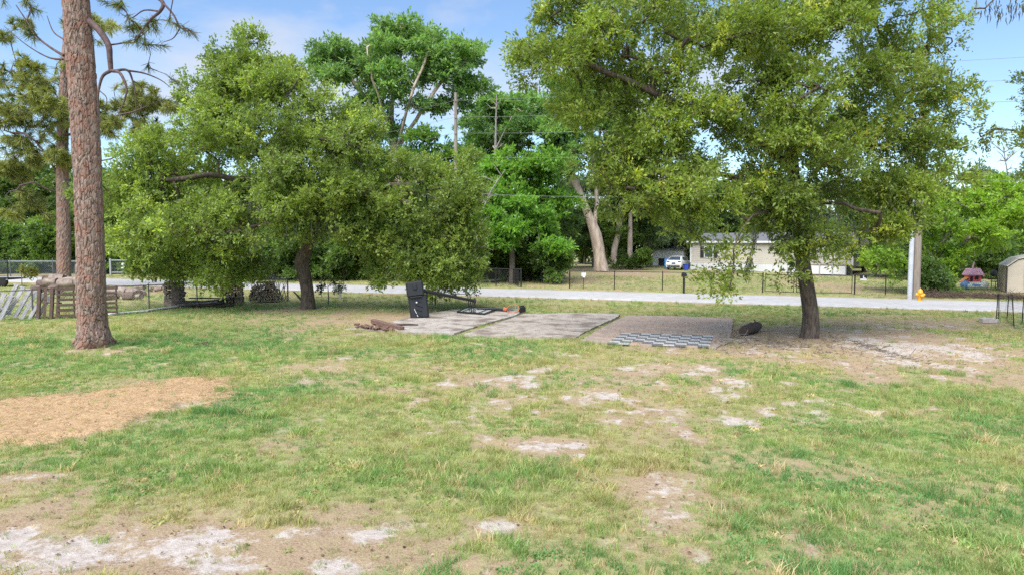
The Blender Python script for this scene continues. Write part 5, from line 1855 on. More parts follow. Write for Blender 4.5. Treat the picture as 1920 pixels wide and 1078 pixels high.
for wx in (2.1, 12.2):
    w_ = thing('window', None, None)
    w_.parent = house
    w_.location = (wx, -.03, 1.95)
    p = MB()
    p.box((0, -.01, 0), (.9, .02, 1.1))
    p.build('pane', M['glass'], w_)
    p = MB()
    for (cx, cz, sx, sz) in ((0, .58, 1.06, .08), (0, -.58, 1.06, .08), (-.49, 0, .08, 1.1), (.49, 0, .08, 1.1), (0, 0, .9, .05)):
        p.box((cx, -.025, cz), (sx, .05, sz))
    p.build('frame', M['white_paint'], w_)
    for sx in (-.78, .78):
        p = MB()
        p.box((sx, -.02, 0), (.40, .04, 1.2))
        for z in np.linspace(-.5, .5, 9):
            p.box((sx, -.045, float(z)), (.32, .012, .07), Matrix.Rotation(.5, 3, 'X'))
        p.build('shutter', M['shutter'], w_)
# porch with white panels at the right end
porch = thing('porch_deck', 'white panelled porch deck at the right end of the mobile home', 'porch', h1, ha)
p = MB()
p.box((-1.7, -1.2, .86), (3.4, 2.2, .08))
p.build('deck_floor', M['wood_grey'], porch)
for i in range(3):
    p = MB()
    p.box((-2.85 + i * 1.15, -2.28, .42), (1.08, .03, .78))
    p.build('skirt_panel', M['white_paint'], porch)
for i in range(4):
    p = MB()
    p.box((-3.42 + i * 1.15, -2.3, .95), (.09, .09, 1.95 if i < 3 else 1.9))
    p.build('porch_post', M['galv'], porch)
p = MB()
p.box((-1.7, -2.3, 1.9), (3.5, .07, .09))
p.build('hand_rail', M['galv'], porch)

# outbuilding, barrel, bin, car
t = thing('white_shed', 'small white shed under the trees left of the mobile home', 'shed', gp(1243, 502) + Vector((0, 7, 0)), -.5)
p = MB()
p.box((2.2, 1.2, 1.0), (4.0, 2.4, 2.0))
p.build('wall', M['white_paint'], t)
p = MB()
p.add([(0, -.2, 2.0), (4.4, -.2, 2.0), (4.4, 1.2, 2.6), (0, 1.2, 2.6), (4.4, 2.6, 2.0), (0, 2.6, 2.0)], [(0, 1, 2, 3), (3, 2, 4, 5), (0, 3, 5), (1, 4, 2)])
p.build('roof', M['galv'], t)
p = MB()
p.box((3.2, -.02, .95), (.9, .04, 1.8))
p.build('door', M['skirt'], t)
p = MB()
p.box((1.4, -.02, .5), (.8, .05, .9))
p.build('vent_opening', M['shutter'], t)
t = thing('barrel', 'bright blue plastic barrel left of the white car', 'barrel', gp(1252, 503.5))
p = MB()
p.lathe([(0, 0), (.36, 0), (.38, .04), (.41, .3), (.42, .33), (.41, .36), (.42, .7), (.43, .73), (.42, .76), (.40, 1.05), (.37, 1.1), (0, 1.1)], n=20)
p.build('barrel_body', M['barrel'], t)
p = MB()
p.lathe([(0, 1.13), (.3, 1.13), (.36, 1.10), (.38, 1.08)], n=20)
p.build('lid', M['bin'], t)
t = thing('storage_bin', 'dark blue bin between the white car and the mobile home corner', 'bin', gp(1290, 507) + Vector((-.3, -.3, 0)), .1)
p = MB()
p.box((0, 0, .33), (.42, .45, .62), None, 0, .04)
p.build('bin_body', M['bin'], t)
p = MB()
p.box((0, 0, .66), (.47, .5, .05), None, 0, .02)
p.build('lid', M['bin'], t)

car = thing('parked_car', 'white parked hatchback seen from behind next to the mobile home', 'car', gp(1272, 505.0), math.radians(62))
# profile along x (front +), y half width, z
prof = [(-2.1, .35, .78), (-2.16, .62, .80), (-2.1, .92, .80), (-1.95, 1.02, .78), (-1.2, 1.42, .62), (-.5, 1.5, .60), (.3, 1.45, .60), (1.05, 1.0, .74), (1.9, .88, .74), (2.15, .7, .72), (2.18, .38, .7)]
low = [(-2.1, .25), (-2.1, .25), (-2.1, .25), (-1.95, .25), (-1.2, .25), (-.5, .25), (.3, .25), (1.05, .25), (1.9, .25), (2.15, .3), (2.18, .32)]
p = MB()
V_, F_ = [], []
belt = .93
for (x, z, hw) in prof:
    zb = min(z, belt)
    for sy in (-1, 1):
        V_ += [(x, sy * .74, .26), (x, sy * .86, .5), (x, sy * .86, min(zb, .8)), (x, sy * (.84 if z > .5 else .78), zb), (x, sy * hw, z)]
n_ = len(prof)
for i in range(n_ - 1):
    for s_i in (0, 1):
        b0, b1 = i * 10 + s_i * 5, (i + 1) * 10 + s_i * 5
        for k in range(4):
            q = (b0 + k, b1 + k, b1 + k + 1, b0 + k + 1)
            F_.append(q if s_i else q[::-1])
    F_.append((i * 10 + 4, i * 10 + 9, (i + 1) * 10 + 9, (i + 1) * 10 + 4))
    F_.append((i * 10, (i + 1) * 10, (i + 1) * 10 + 5, i * 10 + 5))
F_.append((0, 1, 2, 3, 4, 9, 8, 7, 6, 5))
e = (n_ - 1) * 10
F_.append((e + 5, e + 6, e + 7, e + 8, e + 9, e + 4, e + 3, e + 2, e + 1, e))
p.add(V_, F_)
p.build('body', M['car_paint'], car)
p = MB()
p.add([(-1.90, -.68, 1.075), (-1.90, .68, 1.075), (-1.28, .54, 1.405), (-1.28, -.54, 1.405)], [(3, 2, 1, 0)])
for v in range(len(p.v)):
    x, y, z = p.v[v]
    p.v[v] = (x - .02, y, z + .03)
p.build('rear_window', M['glass'], car)
for sy in (-1, 1):
    p = MB()
    p.add([(-1.3, sy * .81, .98), (.75, sy * .85, .98), (.25, sy * .66, 1.38), (-.95, sy * .67, 1.40)], [(0, 1, 2, 3) if sy < 0 else (3, 2, 1, 0)])
    p.build('side_window', M['glass'], car)
    p = MB()
    p.box((-2.10, sy * .62, .90), (.10, .34, .12), None, 0, .02)
    p.build('tail_light', M['red_lamp'], car)
    for x in (-1.35, 1.35):
        w_ = thing('wheel', None, None, (x, sy * .78, .32))
        w_.parent = car
        p = MB()
        p.lathe([(.2, -.1), (.30, -.1), (.32, -.06), (.32, .06), (.30, .1), (.2, .1)], (0, 0, 0), 18, rot_to((0, 1, 0)))
        p.build('tyre', M['tyre'], w_)
        p = MB()
        p.lathe([(0, .08 * sy), (.2, .09 * sy), (.2, -.05 * sy)], (0, 0, 0), 14, rot_to((0, 1, 0)))
        p.build('rim', M['galv'], w_)
p = MB()
p.box((-2.17, 0, .72), (.02, .42, .14))
p.build('licence_plate', M['shutter'], car)
p = MB()
p.box((-2.13, 0, .40), (.1, 1.4, .16), None, 0, .03)
p.build('bumper', M['shutter'], car)

# ------------------------------------------------------------------ mailbox, hydrant
t = thing('mailbox', 'black mailbox on a black post by the far road edge', 'mailbox', gp(1282, 549))
p = MB()
p.box((0, 0, .45), (.11, .11, 1.1), None, 0, .01)
p.build('post', M['black_metal'], t)
p = MB()
pr_ = [(-.11, 0), (.11, 0)] + [(.11 * math.cos(a), .13 + .11 * math.sin(a)) for a in np.linspace(0, PI, 9)]
nv = len(pr_)
p.add([(x, -.30, .95 + z) for x, z in pr_] + [(x, .22, .95 + z) for x, z in pr_], [tuple(range(nv)), tuple(range(2 * nv - 1, nv - 1, -1))] + [(i + nv, (i + 1) % nv + nv, (i + 1) % nv, i) for i in range(nv)])
p.build('mail_box', M['black_plastic'], t)
p = MB()
p.box((.125, -.05, 1.1), (.015, .04, .16))
p.build('flag', M['galv'], t)
p = MB()
p.box((.14, -.1, 1.04), (.16, .12, .12), None, 0, .02)
p.build('paper_slot', M['galv'], t)

t = thing('fire_hydrant', 'yellow fire hydrant by the roadside next to the wooden pole', 'hydrant', gp(1725, 565))
p = MB()
p.lathe([(.17, -.05), (.17, .03), (.12, .04), (.11, .08), (.105, .40), (.13, .42), (.13, .46), (.12, .47), (.115, .53), (.08, .60), (.03, .63), (.03, .67), (0, .67)], n=18)
p.build('barrel', M['hydrant'], t)
for sx in (-1, 1):
    p = MB()
    p.lathe([(.06, 0), (.06, .07), (.075, .08), (.075, .13), (.03, .14), (.03, .17), (0, .17)], (sx * .08, 0, .34), 12, rot_to((sx, 0, 0)))
    p.build('side_cap', M['hydrant'], t)
p = MB()
p.lathe([(.075, 0), (.075, .08), (.09, .09), (.09, .15), (.03, .16), (.03, .19), (0, .19)], (0, -.07, .30), 12, rot_to((0, -1, 0)))
p.build('front_cap', M['hydrant'], t)

# ------------------------------------------------------------------ playhouse, table, shed on the right
pg = gp(1820, 541)
t = thing('toy_playhouse', 'pink and red toy playhouse on a blue and white base near the shed', 'playhouse', pg, -.08)
p = MB()
p.box((.1, 0, .72), (.80, .5, .55), None, 0, .03)
p.build('house_wall', M['toy_red'], t)
p = MB()
p.add([(-.4, -.36, .93), (.6, -.36, .93), (.55, 0, 1.32), (-.35, 0, 1.32), (.6, .36, .93), (-.4, .36, .93), (-.4, -.36, .87), (.6, -.36, .87), (.6, .36, .87), (-.4, .36, .87)], [(0, 1, 2, 3), (3, 2, 4, 5), (0, 3, 5), (1, 4, 2), (6, 7, 1, 0), (8, 9, 5, 4), (9, 8, 7, 6), (0, 5, 9, 6), (1, 7, 8, 4)])
p.build('roof', M['toy_pink'], t)
p = MB()
p.tube([(.08, 0, 1.30), (.12, 0, 1.62), (.17, 0, 1.78)], [.05, .045, .01], 8)
p.build('roof_finial', M['toy_pink'], t)
p = MB()
p.box((.2, -.26, .70), (.22, .02, .22))
p.box((-.12, -.26, .62), (.16, .02, .34))
p.build('window_opening', M['shutter'], t)
p = MB()
p.box((0, -.15, .22), (1.2, .9, .36), None, 0, .1)
p.build('base', M['toy_white'], t)
for sx in (-1, 1):
    p = MB()
    p.lathe([(0, -.16), (.18, -.16), (.25, -.1), (.25, .1), (.18, .16), (0, .16)], (sx * .58, -.42, .28), 16, rot_to((0, 1, 0)))
    p.build('base_wheel', M['toy_blue'] if sx < 0 else M['toy_white'], t)
p = MB()
p.box((0, -.61, .26), (.5, .02, .14), Matrix.Rotation(.12, 3, 'Y'))
p.build('painted_band', M['toy_blue'], t)
p = MB()
p.add([(-.72, -.3, .45), (-.3, -.3, .78), (-.3, .1, .78), (-.72, .1, .45), (-.72, -.3, .41), (-.3, -.3, .74), (-.3, .1, .74), (-.72, .1, .41)], [(0, 1, 2, 3), (7, 6, 5, 4), (0, 4, 5, 1), (3, 2, 6, 7)])
p.build('slide', M['toy_orange'], t)
t = thing('chair_back', 'dark round backed garden chair between the playhouse and the shed', 'chair', gp(1864, 540))
p = MB()
for k in range(12):
    a = PI * k / 12
for sx in (-.2, .2):
    p.tube([(sx, 0, 0), (sx, 0, .45), (sx, .1, .9)], .025, 6)
    p.tube([(sx, -.4, 0), (sx, -.4, .42)], .025, 6)
p.build('chair_frame', M['black_metal'], t)
p = MB()
p.lathe([(0, .03), (.2, .03), (.24, 0), (.2, -.03), (0, -.03)], (0, .1, .98), 16, rot_to((0, -1, .15)))
p.build('backrest', M['shutter'], t)
p = MB()
p.box((0, -.18, .44), (.5, .5, .06), None, 0, .02)
p.build('seat', M['shutter'], t)
t = thing('side_table', 'small dark stand with pale top under the lime green tree', 'table', gp(1768, 549))
p = MB()
p.box((0, 0, .92), (.55, .5, .05), None, 0, .01)
p.build('table_top', M['stone'], t)
for sx in (-.22, .22):
    for sy in (-.2, .2):
        p = MB()
        p.tube([(sx, sy, 0), (sx, sy, .9)], .03, 6)
        p.build('leg', M['wood_brown'], t)
p = MB()
p.box((.05, 0, 1.12), (.5, .45, .34), None, 0, .04)
o = p.build('grill_box', M['black_plastic'])
o.location = gp(1768, 549)
tag(o, 'black covered box standing on the small stand', 'box')
for (x, y, x1, y1, lb) in ((1778, 545, 1787, 553, 'pale cut branch leaning under the lime green tree'), (1752, 540, 1754, 552, 'thin pale stick leaning at the lime green tree roots')):
    o0 = gp(x1, y1)
    p = MB()
    q = gp(x, y1 + 1) - o0
    p.tube([Vector((0, 0, .02)), q * .5 + Vector((0, .05, .24)), q + Vector((0, .1, .36))], [.07, .06, .04], 7)
    o = p.build('cut_branch', M['log_pale'])
    o.location = o0
    tag(o, lb, 'branch')

sh = gp(1886, 548)
t = thing('garden_shed', 'beige metal garden shed with barn roof at the right edge', 'shed', sh, -.50)
W_, D_ = 3.0, 3.4
fr = [(0, 0), (W_, 0), (W_, 1.55), (W_ * .82, 2.0), (W_ / 2, 2.25), (W_ * .18, 2.0), (0, 1.55)]
p = MB()
nv = len(fr)
p.add([(x, 0, z) for x, z in fr] + [(x, D_, z) for x, z in fr], [tuple(range(nv)), tuple(range(2 * nv - 1, nv - 1, -1))] + [(i + nv, (i + 1) % nv + nv, (i + 1) % nv, i) for i in range(nv)])
p.build('wall', M['shed'], t)
rf = fr[2:]
for (x0, z0), (x1, z1) in zip(rf[:-1], rf[1:]):
    p = MB()
    d = Vector((x1 - x0, 0, z1 - z0))
    n = Vector((d.z, 0, -d.x)).normalized() * -1
    if n.z < 0:
        n = -n
    a, b = Vector((x0, -.08, z0)) + n * .01, Vector((x1, -.08, z1)) + n * .01
    y_ = Vector((0, D_ + .16, 0))
    h_ = n * .04
    p.add([a, b, b + y_, a + y_, a + h_, b + h_, b + y_ + h_, a + y_ + h_], [(0, 1, 2, 3), (7, 6, 5, 4), (0, 4, 5, 1), (1, 5, 6, 2), (2, 6, 7, 3), (3, 7, 4, 0)])
    p.build('roof_panel', M['shed_roof'], t)
for i in range(len(fr)):
    if i in (0,):
        continue
    a, b = fr[i], fr[(i + 1) % nv]
    p = MB()
    p.tube([(a[0], -.03, a[1]), (b[0], -.03, b[1])], .045, 6)
    p.build('edge_trim', M['shed_trim'], t)
for y in np.arange(.3, D_, .3):
    p = MB()
    p.box((-.012, float(y), .77), (.02, .05, 1.5))
    p.build('wall_rib', M['shed'], t)
p = MB()
p.box((W_ / 2, -.02, .9), (1.3, .03, 1.75))
p.build('door', M['shed'], t)

# brown brush strip behind the far verge on the right
def brush(name, label, pts, width, hgt, n, mat, seed, cat='brush pile', lmax=.6):
    q = np.random.default_rng(seed)
    P = np.array([tuple(p) for p in pts])
    o0 = P[0]
    tt = q.uniform(0, len(P) - 1.001, n)
    k = tt.astype(int)
    c = P[k] + (P[k + 1] - P[k]) * (tt - k)[:, None]
    c[:, 1] += q.normal(0, width, n)
    c[:, 0] += q.normal(0, .15, n)
    c[:, 2] += np.abs(q.normal(0, hgt, n)) + .01
    d = q.normal(0, 1, (n, 3)) * [1, 1, .35]
    d /= np.linalg.norm(d, axis=1, keepdims=True)
    l = q.uniform(.08, lmax, n)[:, None]
    r = q.uniform(.004, .012, n)
    z = c + d * l
    z[:, 2] = np.maximum(z[:, 2], .01)
    V, F = frusta(c, z, r, r * .6, 4)
    o = link(name, mesh_np(name, V - o0, F), mat)
    o.location = o0
    tag(o, label, cat, kind='stuff')
    return o


brush('brush_strip', 'long low heap of brown brush along the verge before the shed', [gp(1735, 556), gp(1790, 556), gp(1840, 557), gp(1890, 559), (gp(1960, 562))], .45, .10, 2600, M['wood_brown'], 3)
brush('twig_litter', 'fallen twigs scattered round the foot of the right oak', [gp(1350, 655), gp(1430, 640), gp(1520, 655), gp(1600, 640), gp(1660, 660)], 1.1, .008, 420, M['twig'], 4, lmax=.3)
brush('twig_heap', 'small heap of bleached twigs at the checkered slab corner', [gp(1345, 648), gp(1358, 640), gp(1372, 630)], .12, .06, 110, M['dead_twig'], 5, lmax=.4)
brush('twig_litter', 'dark twigs lying in the grass between the pine and the left oak', [gp(355, 645), gp(375, 648), gp(395, 646)], .15, .03, 14, M['timber_dark'], 6)
o0 = gp(538, 563)
dd = thing('dead_shrub', 'tangle of bare pale stems beside the left oak trunk', 'shrub', gp(525, 563))
p = MB()
q = random.Random(12)
for k in range(34):
    a = Vector((q.uniform(-.35, .35), q.uniform(-.2, .2), 0))
    e_ = a + Vector((q.uniform(-1.1, .7), q.uniform(-.4, .4), q.uniform(.5, 2.0)))
    p.tube([a, a.lerp(e_, .5) + Vector((q.uniform(-.15, .15), 0, .15)), e_], [.016, .012, .004], 4)
tag(p.build('stems', M['dead_twig'], dd), kind='stuff')

# ------------------------------------------------------------------ wire cage fence at the right edge
cp = [gp(1868, 598), gp(1884, 603), gp(1899, 612), gp(1935, 622)]
t = thing('wire_cage', 'low leaning wire fence with thin black stakes at the right edge', 'fence', cp[0])
for (x, y, h_, l_) in ((1868, 598, 1.0, .02), (1873, 600, 1.05, -.05), (1888, 597, .95, .03), (1902, 612, 1.15, -.14), (1916, 606, 1.0, .03), (1940, 618, 1.1, .0), (1960, 612, 1.0, 0)):
    g_ = gp(x, y) - cp[0]
    p = MB()
    p.tube([g_ + Vector((0, 0, -.1)), g_ + Vector((l_, 0, h_))], .018, 6)
    p.build('stake', M['wire_black'], t)
p = MB()
R_ = [c - cp[0] for c in cp]
for a, b in zip(R_[:-1], R_[1:]):
    L_ = (b - a).length
    for z in np.arange(.08, 1.0, .10):
        p.tube([a + Vector((0, 0, float(z))), b + Vector((0, 0, float(z)))], .0022, 3, False)
    for s_ in np.arange(0, L_, .10):
        c = a.lerp(b, float(s_ / L_))
        p.tube([c + Vector((0, 0, .05)), c + Vector((0, 0, 1.0))], .0022, 3, False)
tag(p.build('wire_mesh', M['wire_black'], t), kind='stuff')
p = MB()
p.box((0, 0, .07), (.5, .22, .2), Matrix.Rotation(.1, 3, 'Z'), 0, .02, .01)
p.box((.32, .05, .05), (.22, .2, .14), Matrix.Rotation(.5, 3, 'Z'), 0, .02, .01)
o = p.build('stone_block', M['stone'])
o.location = gp(1851, 604)
tag(o, 'grey flat stone block in the grass before the wire cage', 'stone')


# ------------------------------------------------------------------ young plants
def sapling(label, base, h, spread, n_cl, per, L, dark, light, seed, stems=1, name='sapling'):
    base = Vector(base)
    lob = [(np.array([base.x, base.y, h * .65]), np.array([spread, spread, h * .38]), 1.0)]
    return make_tree(name, label, base, [base, base + Vector((.02, 0, h * .3)), base + Vector((0, .02, h * .6)), base + Vector((.03, 0, h * .9))], [.03, .025, .018, .008], [], lob, n_cl, per, L, L * .45, dark, light, None, 'twig', 4, .22, 'plant', seed=seed, seg=.3, branch_r=.012, tip=.004, nseg=10, nside=6, zmin=.05, minfrom=2)


sapling('yellowish young tree near the far road edge behind the pallets', gp(41, 541), 1.9, .8, 26, 30, .16, (0.12, 0.14, 0.03), (0.28, 0.24, 0.06), 81)
sapling('spindly dark leaved sapling right of the left oak trunk', gp(615, 572), 1.5, .35, 10, 26, .13, (0.04, 0.07, 0.015), (0.1, 0.14, 0.03), 82)
sapling('small bushy plant growing behind the basketball pole', gp(816, 573), .65, .28, 16, 40, .1, (0.06, 0.1, 0.02), (0.13, 0.18, 0.03), 83)
t = gp(637, 558)
sapling('round dark leafed plant on top of the short white marker', t + Vector((-.05, .1, 0)), 1.0, .3, 14, 40, .1, (0.03, 0.05, 0.012), (0.08, 0.1, 0.025), 84)
p = MB()
p.tube([(0, 0, -.1), (0, 0, .48)], .07, 12)
p.lathe([(.08, .46), (.08, .52), (.04, .55), (0, .55)], n=12)
o = p.build('marker_post', M['white_paint'])
o.location = t + Vector((.05, -.1, 0))
tag(o, 'short white marker post in the verge right of the left oak', 'post')
t = gp(603, 556)
p = MB()
p.tube([(0, 0, -.1), (0, 0, 1.1)], .02, 8)
p.lathe([(.03, 1.08), (.035, 1.14), (0, 1.16)], n=8)
o = p.build('green_stake', M['grey_post'])
o.location = t
tag(o, 'thin grey green stake in the verge right of the left oak trunk', 'stake')
for (x0, y0, x1, y1, lb) in ((548, 549, 577, 569, 'broken dark branch leaning on the left side of the left oak trunk'),):
    o0 = gp(577, 577)
    p = MB()
    p.tube([Vector((-.72, .3, .72)), Vector((-.35, .1, .4)), Vector((0, -.1, .1))], [.03, .05, .07], 7)
    o = p.build('broken_branch', M['timber_dark'])
    o.location = o0
    tag(o, lb, 'branch')

# ------------------------------------------------------------------ hanging moss
def moss(label, pts, n, lmin, lmax, seed, spread=.25):
    q = random.Random(seed)
    o0 = Vector(pts[0])
    t = thing('hanging_moss', label, 'moss', o0)
    p = MB()
    for k in range(n):
        c = Vector(q.choice(pts)) + Vector((q.gauss(0, spread), q.gauss(0, spread), q.gauss(0, .1))) - o0
        l_ = q.uniform(lmin, lmax)
        pp = [c, c + Vector((q.uniform(-.04, .04), 0, -l_ * .4)), c + Vector((q.uniform(-.06, .06), 0, -l_))]
        p.tube(pp, [.010, .014, .003], 3, False)
    tag(p.build('strands', M['moss'], t), kind='stuff')


moss('grey moss strands hanging in the top right corner', [at(1890, 10, 19.5), at(1860, 15, 19.5), at(1910, 20, 19.5)], 90, .08, .28, 1, .3)
moss('grey moss hanging inside the left oak', [at(440, 400, Y3 - 1.5), at(405, 440, Y3 - 1.8), at(500, 380, Y3 - 2), at(620, 420, Y3 - 1.6), at(360, 400, Y3 - 1.8), at(560, 420, Y3 - 2), at(470, 440, Y3 - 2)], 260, .25, .9, 2, .6)
moss('long moss strand hanging from the right oak before the mobile home', [at(1414, 440, Y4 - 2.2), at(1412, 462, Y4 - 2.2), at(1406, 490, Y4 - 2.2), at(1400, 503, Y4 - 2.2)], 120, .10, .3, 3, .035)
moss('moss strands under the middle of the right oak', [at(1460, 400, Y4 - 1.8), at(1550, 400, Y4 - 1.8), at(1600, 420, Y4 - 1), at(1470, 440, Y4 - 1.8)], 90, .15, .5, 4, .3)

# ------------------------------------------------------------------ grass
def tuft(seed, n, h, spread, w, lean):
    q = np.random.default_rng(seed)
    a = q.uniform(0, 2 * PI, n)
    r = spread * np.sqrt(q.uniform(0, 1, n))
    bx, by = r * np.cos(a), r * np.sin(a)
    hh = h * q.uniform(.45, 1.2, n)
    la = q.uniform(0, 2 * PI, n)
    ll = lean * q.uniform(.2, 1.3, n) * hh
    wa = q.uniform(0, PI, n)
    V, F = [], []
    for i in range(n):
        sx, sy = math.cos(wa[i]) * w / 2, math.sin(wa[i]) * w / 2
        lx, ly = math.cos(la[i]) * ll[i], math.sin(la[i]) * ll[i]
        b = len(V)
        V += [(bx[i] - sx, by[i] - sy, -.01), (bx[i] + sx, by[i] + sy, -.01), (bx[i] + sx * .8 + lx * .4, by[i] + sy * .8 + ly * .4, hh[i] * .6), (bx[i] - sx * .8 + lx * .4, by[i] - sy * .8 + ly * .4, hh[i] * .6), (bx[i] + lx, by[i] + ly, hh[i])]
        F += [(b, b + 1, b + 2, b + 3), (b + 3, b + 2, b + 4)]
    me = bpy.data.meshes.new('grass_tuft')
    me.from_pydata(V, [], F)
    me.materials.append(M['grass'])
    return bpy.data.objects.new('grass_tuft', me)


TUFTS = [tuft(1, 16, .055, .06, .006, .8), tuft(2, 14, .075, .05, .006, .9), tuft(3, 20, .04, .08, .006, 1.2), tuft(4, 12, .12, .05, .007, .8), tuft(5, 26, .03, .10, .005, 1.6), tuft(6, 34, .11, .10, .008, 1.1), tuft(7, 16, .035, .07, .022, 1.4)]


def in_poly(x, y, poly):
    c = np.zeros(len(x), bool)
    n = len(poly)
    for i in range(n):
        x0, y0 = poly[i]
        x1, y1 = poly[(i + 1) % n]
        k = ((y0 > y) != (y1 > y)) & (x < (x1 - x0) * (y - y0) / (y1 - y0 + 1e-9) + x0)
        c ^= k
    return c


def scatter_grass():
    q = np.random.default_rng(99)
    X, Y, SC = [], [], []
    for (y0, y1, dens, sc) in ((3.2, 9, 250, .8), (9, 14, 180, .85), (14, 21, 100, .95), (21, 33, 36, 1.15), (33, 62, 8, 1.5)):
        wmax = y1 * .80 + 2
        n = int((y1 - y0) * 2 * wmax * dens)
        x, y = q.uniform(-wmax, wmax, n), q.uniform(y0, y1, n)
        k = np.abs(x) < y * .80 + 2
        x, y = x[k], y[k]
        X.append(x)
        Y.append(y)
        SC.append(np.full(len(x), sc))
    x, y, sc = np.concatenate(X), np.concatenate(Y), np.concatenate(SC)
    s, v, st, lu, ba = masks(x, y)
    pr = sstep(.20, .80, v) * .92 + .06
    k = q.uniform(0, 1, len(x)) < pr
    dr = (y - (41.2 + RS * x)) * math.cos(RA)
    k &= np.abs(dr) > 2.9
    for SLx in (SL1, SL2, SL3):
        k &= ~in_poly(x, y, [(gp(a, b).x, gp(a, b).y) for a, b in SLx])
    x, y, sc, v, lu, st, ba = x[k], y[k], sc[k], v[k], lu[k], st[k], ba[k]
    n = len(x)
    z = height(x, y)
    sel = q.uniform(0, 1, n)
    tall = fbm(x * .8, y * .8, 91, 3)
    var = np.where(sel < .34, 0, np.where(sel < .56, 1, np.where(sel < .80, 2, 4)))
    var = np.where((tall > .56) & (q.uniform(0, 1, n) < .35), 3, var)
    cl = fbm(x * 1.7, y * 1.7, 131, 2)
    var = np.where((cl > .66) & (q.uniform(0, 1, n) < .3) & (y < 24), 5, var)
    var = np.where((fbm(x * 1.3, y * 1.3, 141, 2) > .64) & (q.uniform(0, 1, n) < .3), 6, var)
    hue = fbm(x * .55, y * .55, 101, 3)
    mixv = np.clip((hue - .28) * 2.2 + q.normal(0, .22, n) + .25 * lu - .15 * ba, 0, 1)
    cA, cB, cC = np.array([.38, .37, .155]), np.array([.28, .36, .12]), np.array([.15, .28, .095])
    t = np.where(mixv[:, None] < .5, cA + (cB - cA) * (mixv[:, None] * 2), cB + (cC - cB) * (mixv[:, None] * 2 - 1))
    dry = q.uniform(0, 1, n) < (.16 + .2 * ba)
    t[dry] = np.array([.52, .41, .24]) * q.uniform(.7, 1.15, (dry.sum(), 1))
    t *= q.uniform(.75, 1.35, (n, 1))
    scl = sc * q.uniform(.65, 1.3, n) * (.75 + .5 * v)
    me = bpy.data.meshes.new('lawn_grass')
    me.vertices.add(n)
    me.vertices.foreach_set('co', np.stack([x, y, z], 1).astype(np.float32).ravel())
    for nm, ty, ar in (('scl', 'FLOAT', scl), ('rotz', 'FLOAT', q.uniform(0, 2 * PI, n))):
        a = me.attributes.new(nm, ty, 'POINT')
        a.data.foreach_set('value', ar.astype(np.float32))
    a = me.attributes.new('var', 'INT', 'POINT')
    a.data.foreach_set('value', var.astype(np.int32))
    a = me.attributes.new('tint', 'FLOAT_COLOR', 'POINT')
    c4 = np.ones((n, 4), np.float32)
    c4[:, :3] = t
    a.data.foreach_set('color', c4.ravel())
    o = link('lawn_grass', me, M['grass'])
    tag(o, 'short patchy lawn grass growing over the sandy yard', 'grass', kind='stuff')
    instancer(o, TUFTS)
    print('grass tufts', n)


def instancer(o, sources):
    ng = bpy.data.node_groups.new('scatter_' + o.name, 'GeometryNodeTree')
    ng.interface.new_socket('Geometry', in_out='INPUT', socket_type='NodeSocketGeometry')
    ng.interface.new_socket('Geometry', in_out='OUTPUT', socket_type='NodeSocketGeometry')
    N, L = ng.nodes, ng.links
    gi, go = N.new('NodeGroupInput'), N.new('NodeGroupOutput')
    g2i = N.new('GeometryNodeGeometryToInstance')
    for s in reversed(sources):
        oi = N.new('GeometryNodeObjectInfo')
        oi.inputs['Object'].default_value = s
        oi.inputs['As Instance'].default_value = False
        L.new(oi.outputs['Geometry'], g2i.inputs[0])
    iop = N.new('GeometryNodeInstanceOnPoints')
    L.new(gi.outputs[0], iop.inputs['Points'])
    L.new(g2i.outputs[0], iop.inputs['Instance'])
    iop.inputs['Pick Instance'].default_value = True

    def attr(nm, ty):
        a = N.new('GeometryNodeInputNamedAttribute')
        a.data_type = ty
        a.inputs['Name'].default_value = nm
        return a.outputs[0]

    L.new(attr('var', 'INT'), iop.inputs['Instance Index'])
    cx = N.new('ShaderNodeCombineXYZ')
    L.new(attr('rotz', 'FLOAT'), cx.inputs['Z'])
    e2r = N.new('FunctionNodeEulerToRotation')
    L.new(cx.outputs[0], e2r.inputs[0])
    L.new(e2r.outputs[0], iop.inputs['Rotation'])
    L.new(attr('scl', 'FLOAT'), iop.inputs['Scale'])
    L.new(iop.outputs[0], go.inputs[0])
    md = o.modifiers.new('scatter', 'NODES')
    md.node_group = ng


scatter_grass()

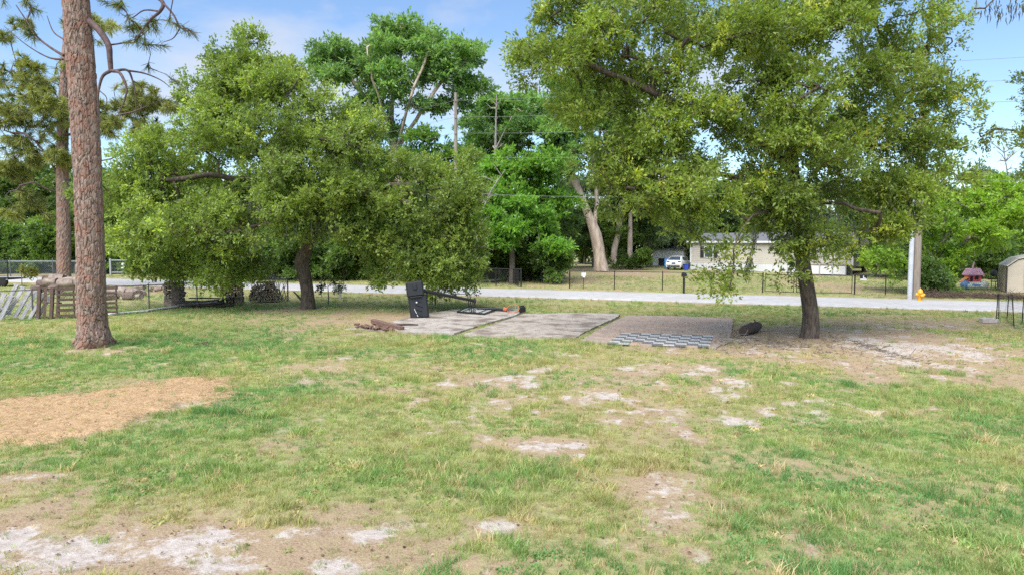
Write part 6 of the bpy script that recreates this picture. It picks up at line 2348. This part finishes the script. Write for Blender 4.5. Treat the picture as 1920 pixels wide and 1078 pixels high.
# ------------------------------------------------------------------ leaf litter and straw
def litter():
    q = np.random.default_rng(5)
    n = 5000
    y = 4 + 26 * q.uniform(0, 1, n) ** 1.3
    x = q.uniform(-1, 1, n) * (y * .8 + 2)
    m_ = 2600
    a = q.uniform(0, 2 * PI, m_)
    r = 6 * np.sqrt(q.uniform(0, 1, m_))
    x = np.r_[x, b4.x + .5 + r * np.cos(a) * 1.2]
    y = np.r_[y, b4.y - 1.0 + r * np.sin(a) * .9]
    x = np.r_[x, q.uniform(-4, 8, 700)]
    y = np.r_[y, q.uniform(19.5, 30, 700)]
    z = height(x, y) + .012
    for SLx, hz in ((SL1, .054), (SL2, .054), (SL3, .072)):
        z = np.where(in_poly(x, y, [(gp(a, b).x, gp(a, b).y) for a, b in SLx]), hz, z)
    n = len(x)
    l, w = q.uniform(.025, .06, n), q.uniform(.007, .018, n)
    an = q.uniform(0, 2 * PI, n)
    dx, dy = np.cos(an), np.sin(an)
    t1, t2 = q.uniform(-.012, .02, n), q.uniform(-.01, .015, n)
    V = np.stack([np.stack([x, y, z], 1), np.stack([x + dx * l * .5 - dy * w, y + dy * l * .5 + dx * w, z + t1 + .008], 1), np.stack([x + dx * l, y + dy * l, z + t2], 1), np.stack([x + dx * l * .5 + dy * w, y + dy * l * .5 - dx * w, z + .006], 1)], 1).reshape(-1, 3)
    pal = np.array([[.24, .15, .09], [.17, .105, .07], [.34, .23, .13], [.11, .07, .05], [.42, .32, .2]])
    c = pal[q.integers(0, 5, n)] * q.uniform(.7, 1.2, (n, 1))
    o = link('leaf_litter', mesh_np('leaf_litter', V, np.arange(len(V)).reshape(-1, 4), False, {'tint': np.repeat(c, 4, 0)}), M['needle'])
    tag(o, 'brown fallen leaves scattered over the yard', 'leaves', kind='stuff')
    n = 34000
    x = STRAW_C[0] + q.uniform(-4.5, 4.5, n)
    y = STRAW_C[1] + q.uniform(-4, 4, n)
    k = straw_mask(x, y) > q.uniform(-.04, .6, n)
    x, y = x[k], y[k]
    n = len(x)
    z = height(x, y) + q.uniform(.004, .05, n)
    an, l, w = q.uniform(0, 2 * PI, n), q.uniform(.08, .2, n), .0035
    dx, dy, dz = np.cos(an), np.sin(an), q.uniform(-.12, .2, n)
    V = np.stack([np.stack([x - dy * w, y + dx * w, z], 1), np.stack([x + dy * w, y - dx * w, z], 1), np.stack([x + dx * l, y + dy * l, z + dz * l], 1)], 1).reshape(-1, 3)
    pal = np.array([[.52, .34, .18], [.63, .46, .26], [.43, .27, .145], [.24, .14, .08], [.58, .48, .27]])
    c = pal[q.integers(0, 5, n)] * q.uniform(.7, 1.2, (n, 1))
    o = link('pine_straw', mesh_np('pine_straw', V, np.arange(len(V)).reshape(-1, 3), False, {'tint': np.repeat(c, 3, 0)}), M['needle'])
    tag(o, 'orange brown pine straw mound at the left of the lawn', 'pine straw', kind='stuff')


litter()
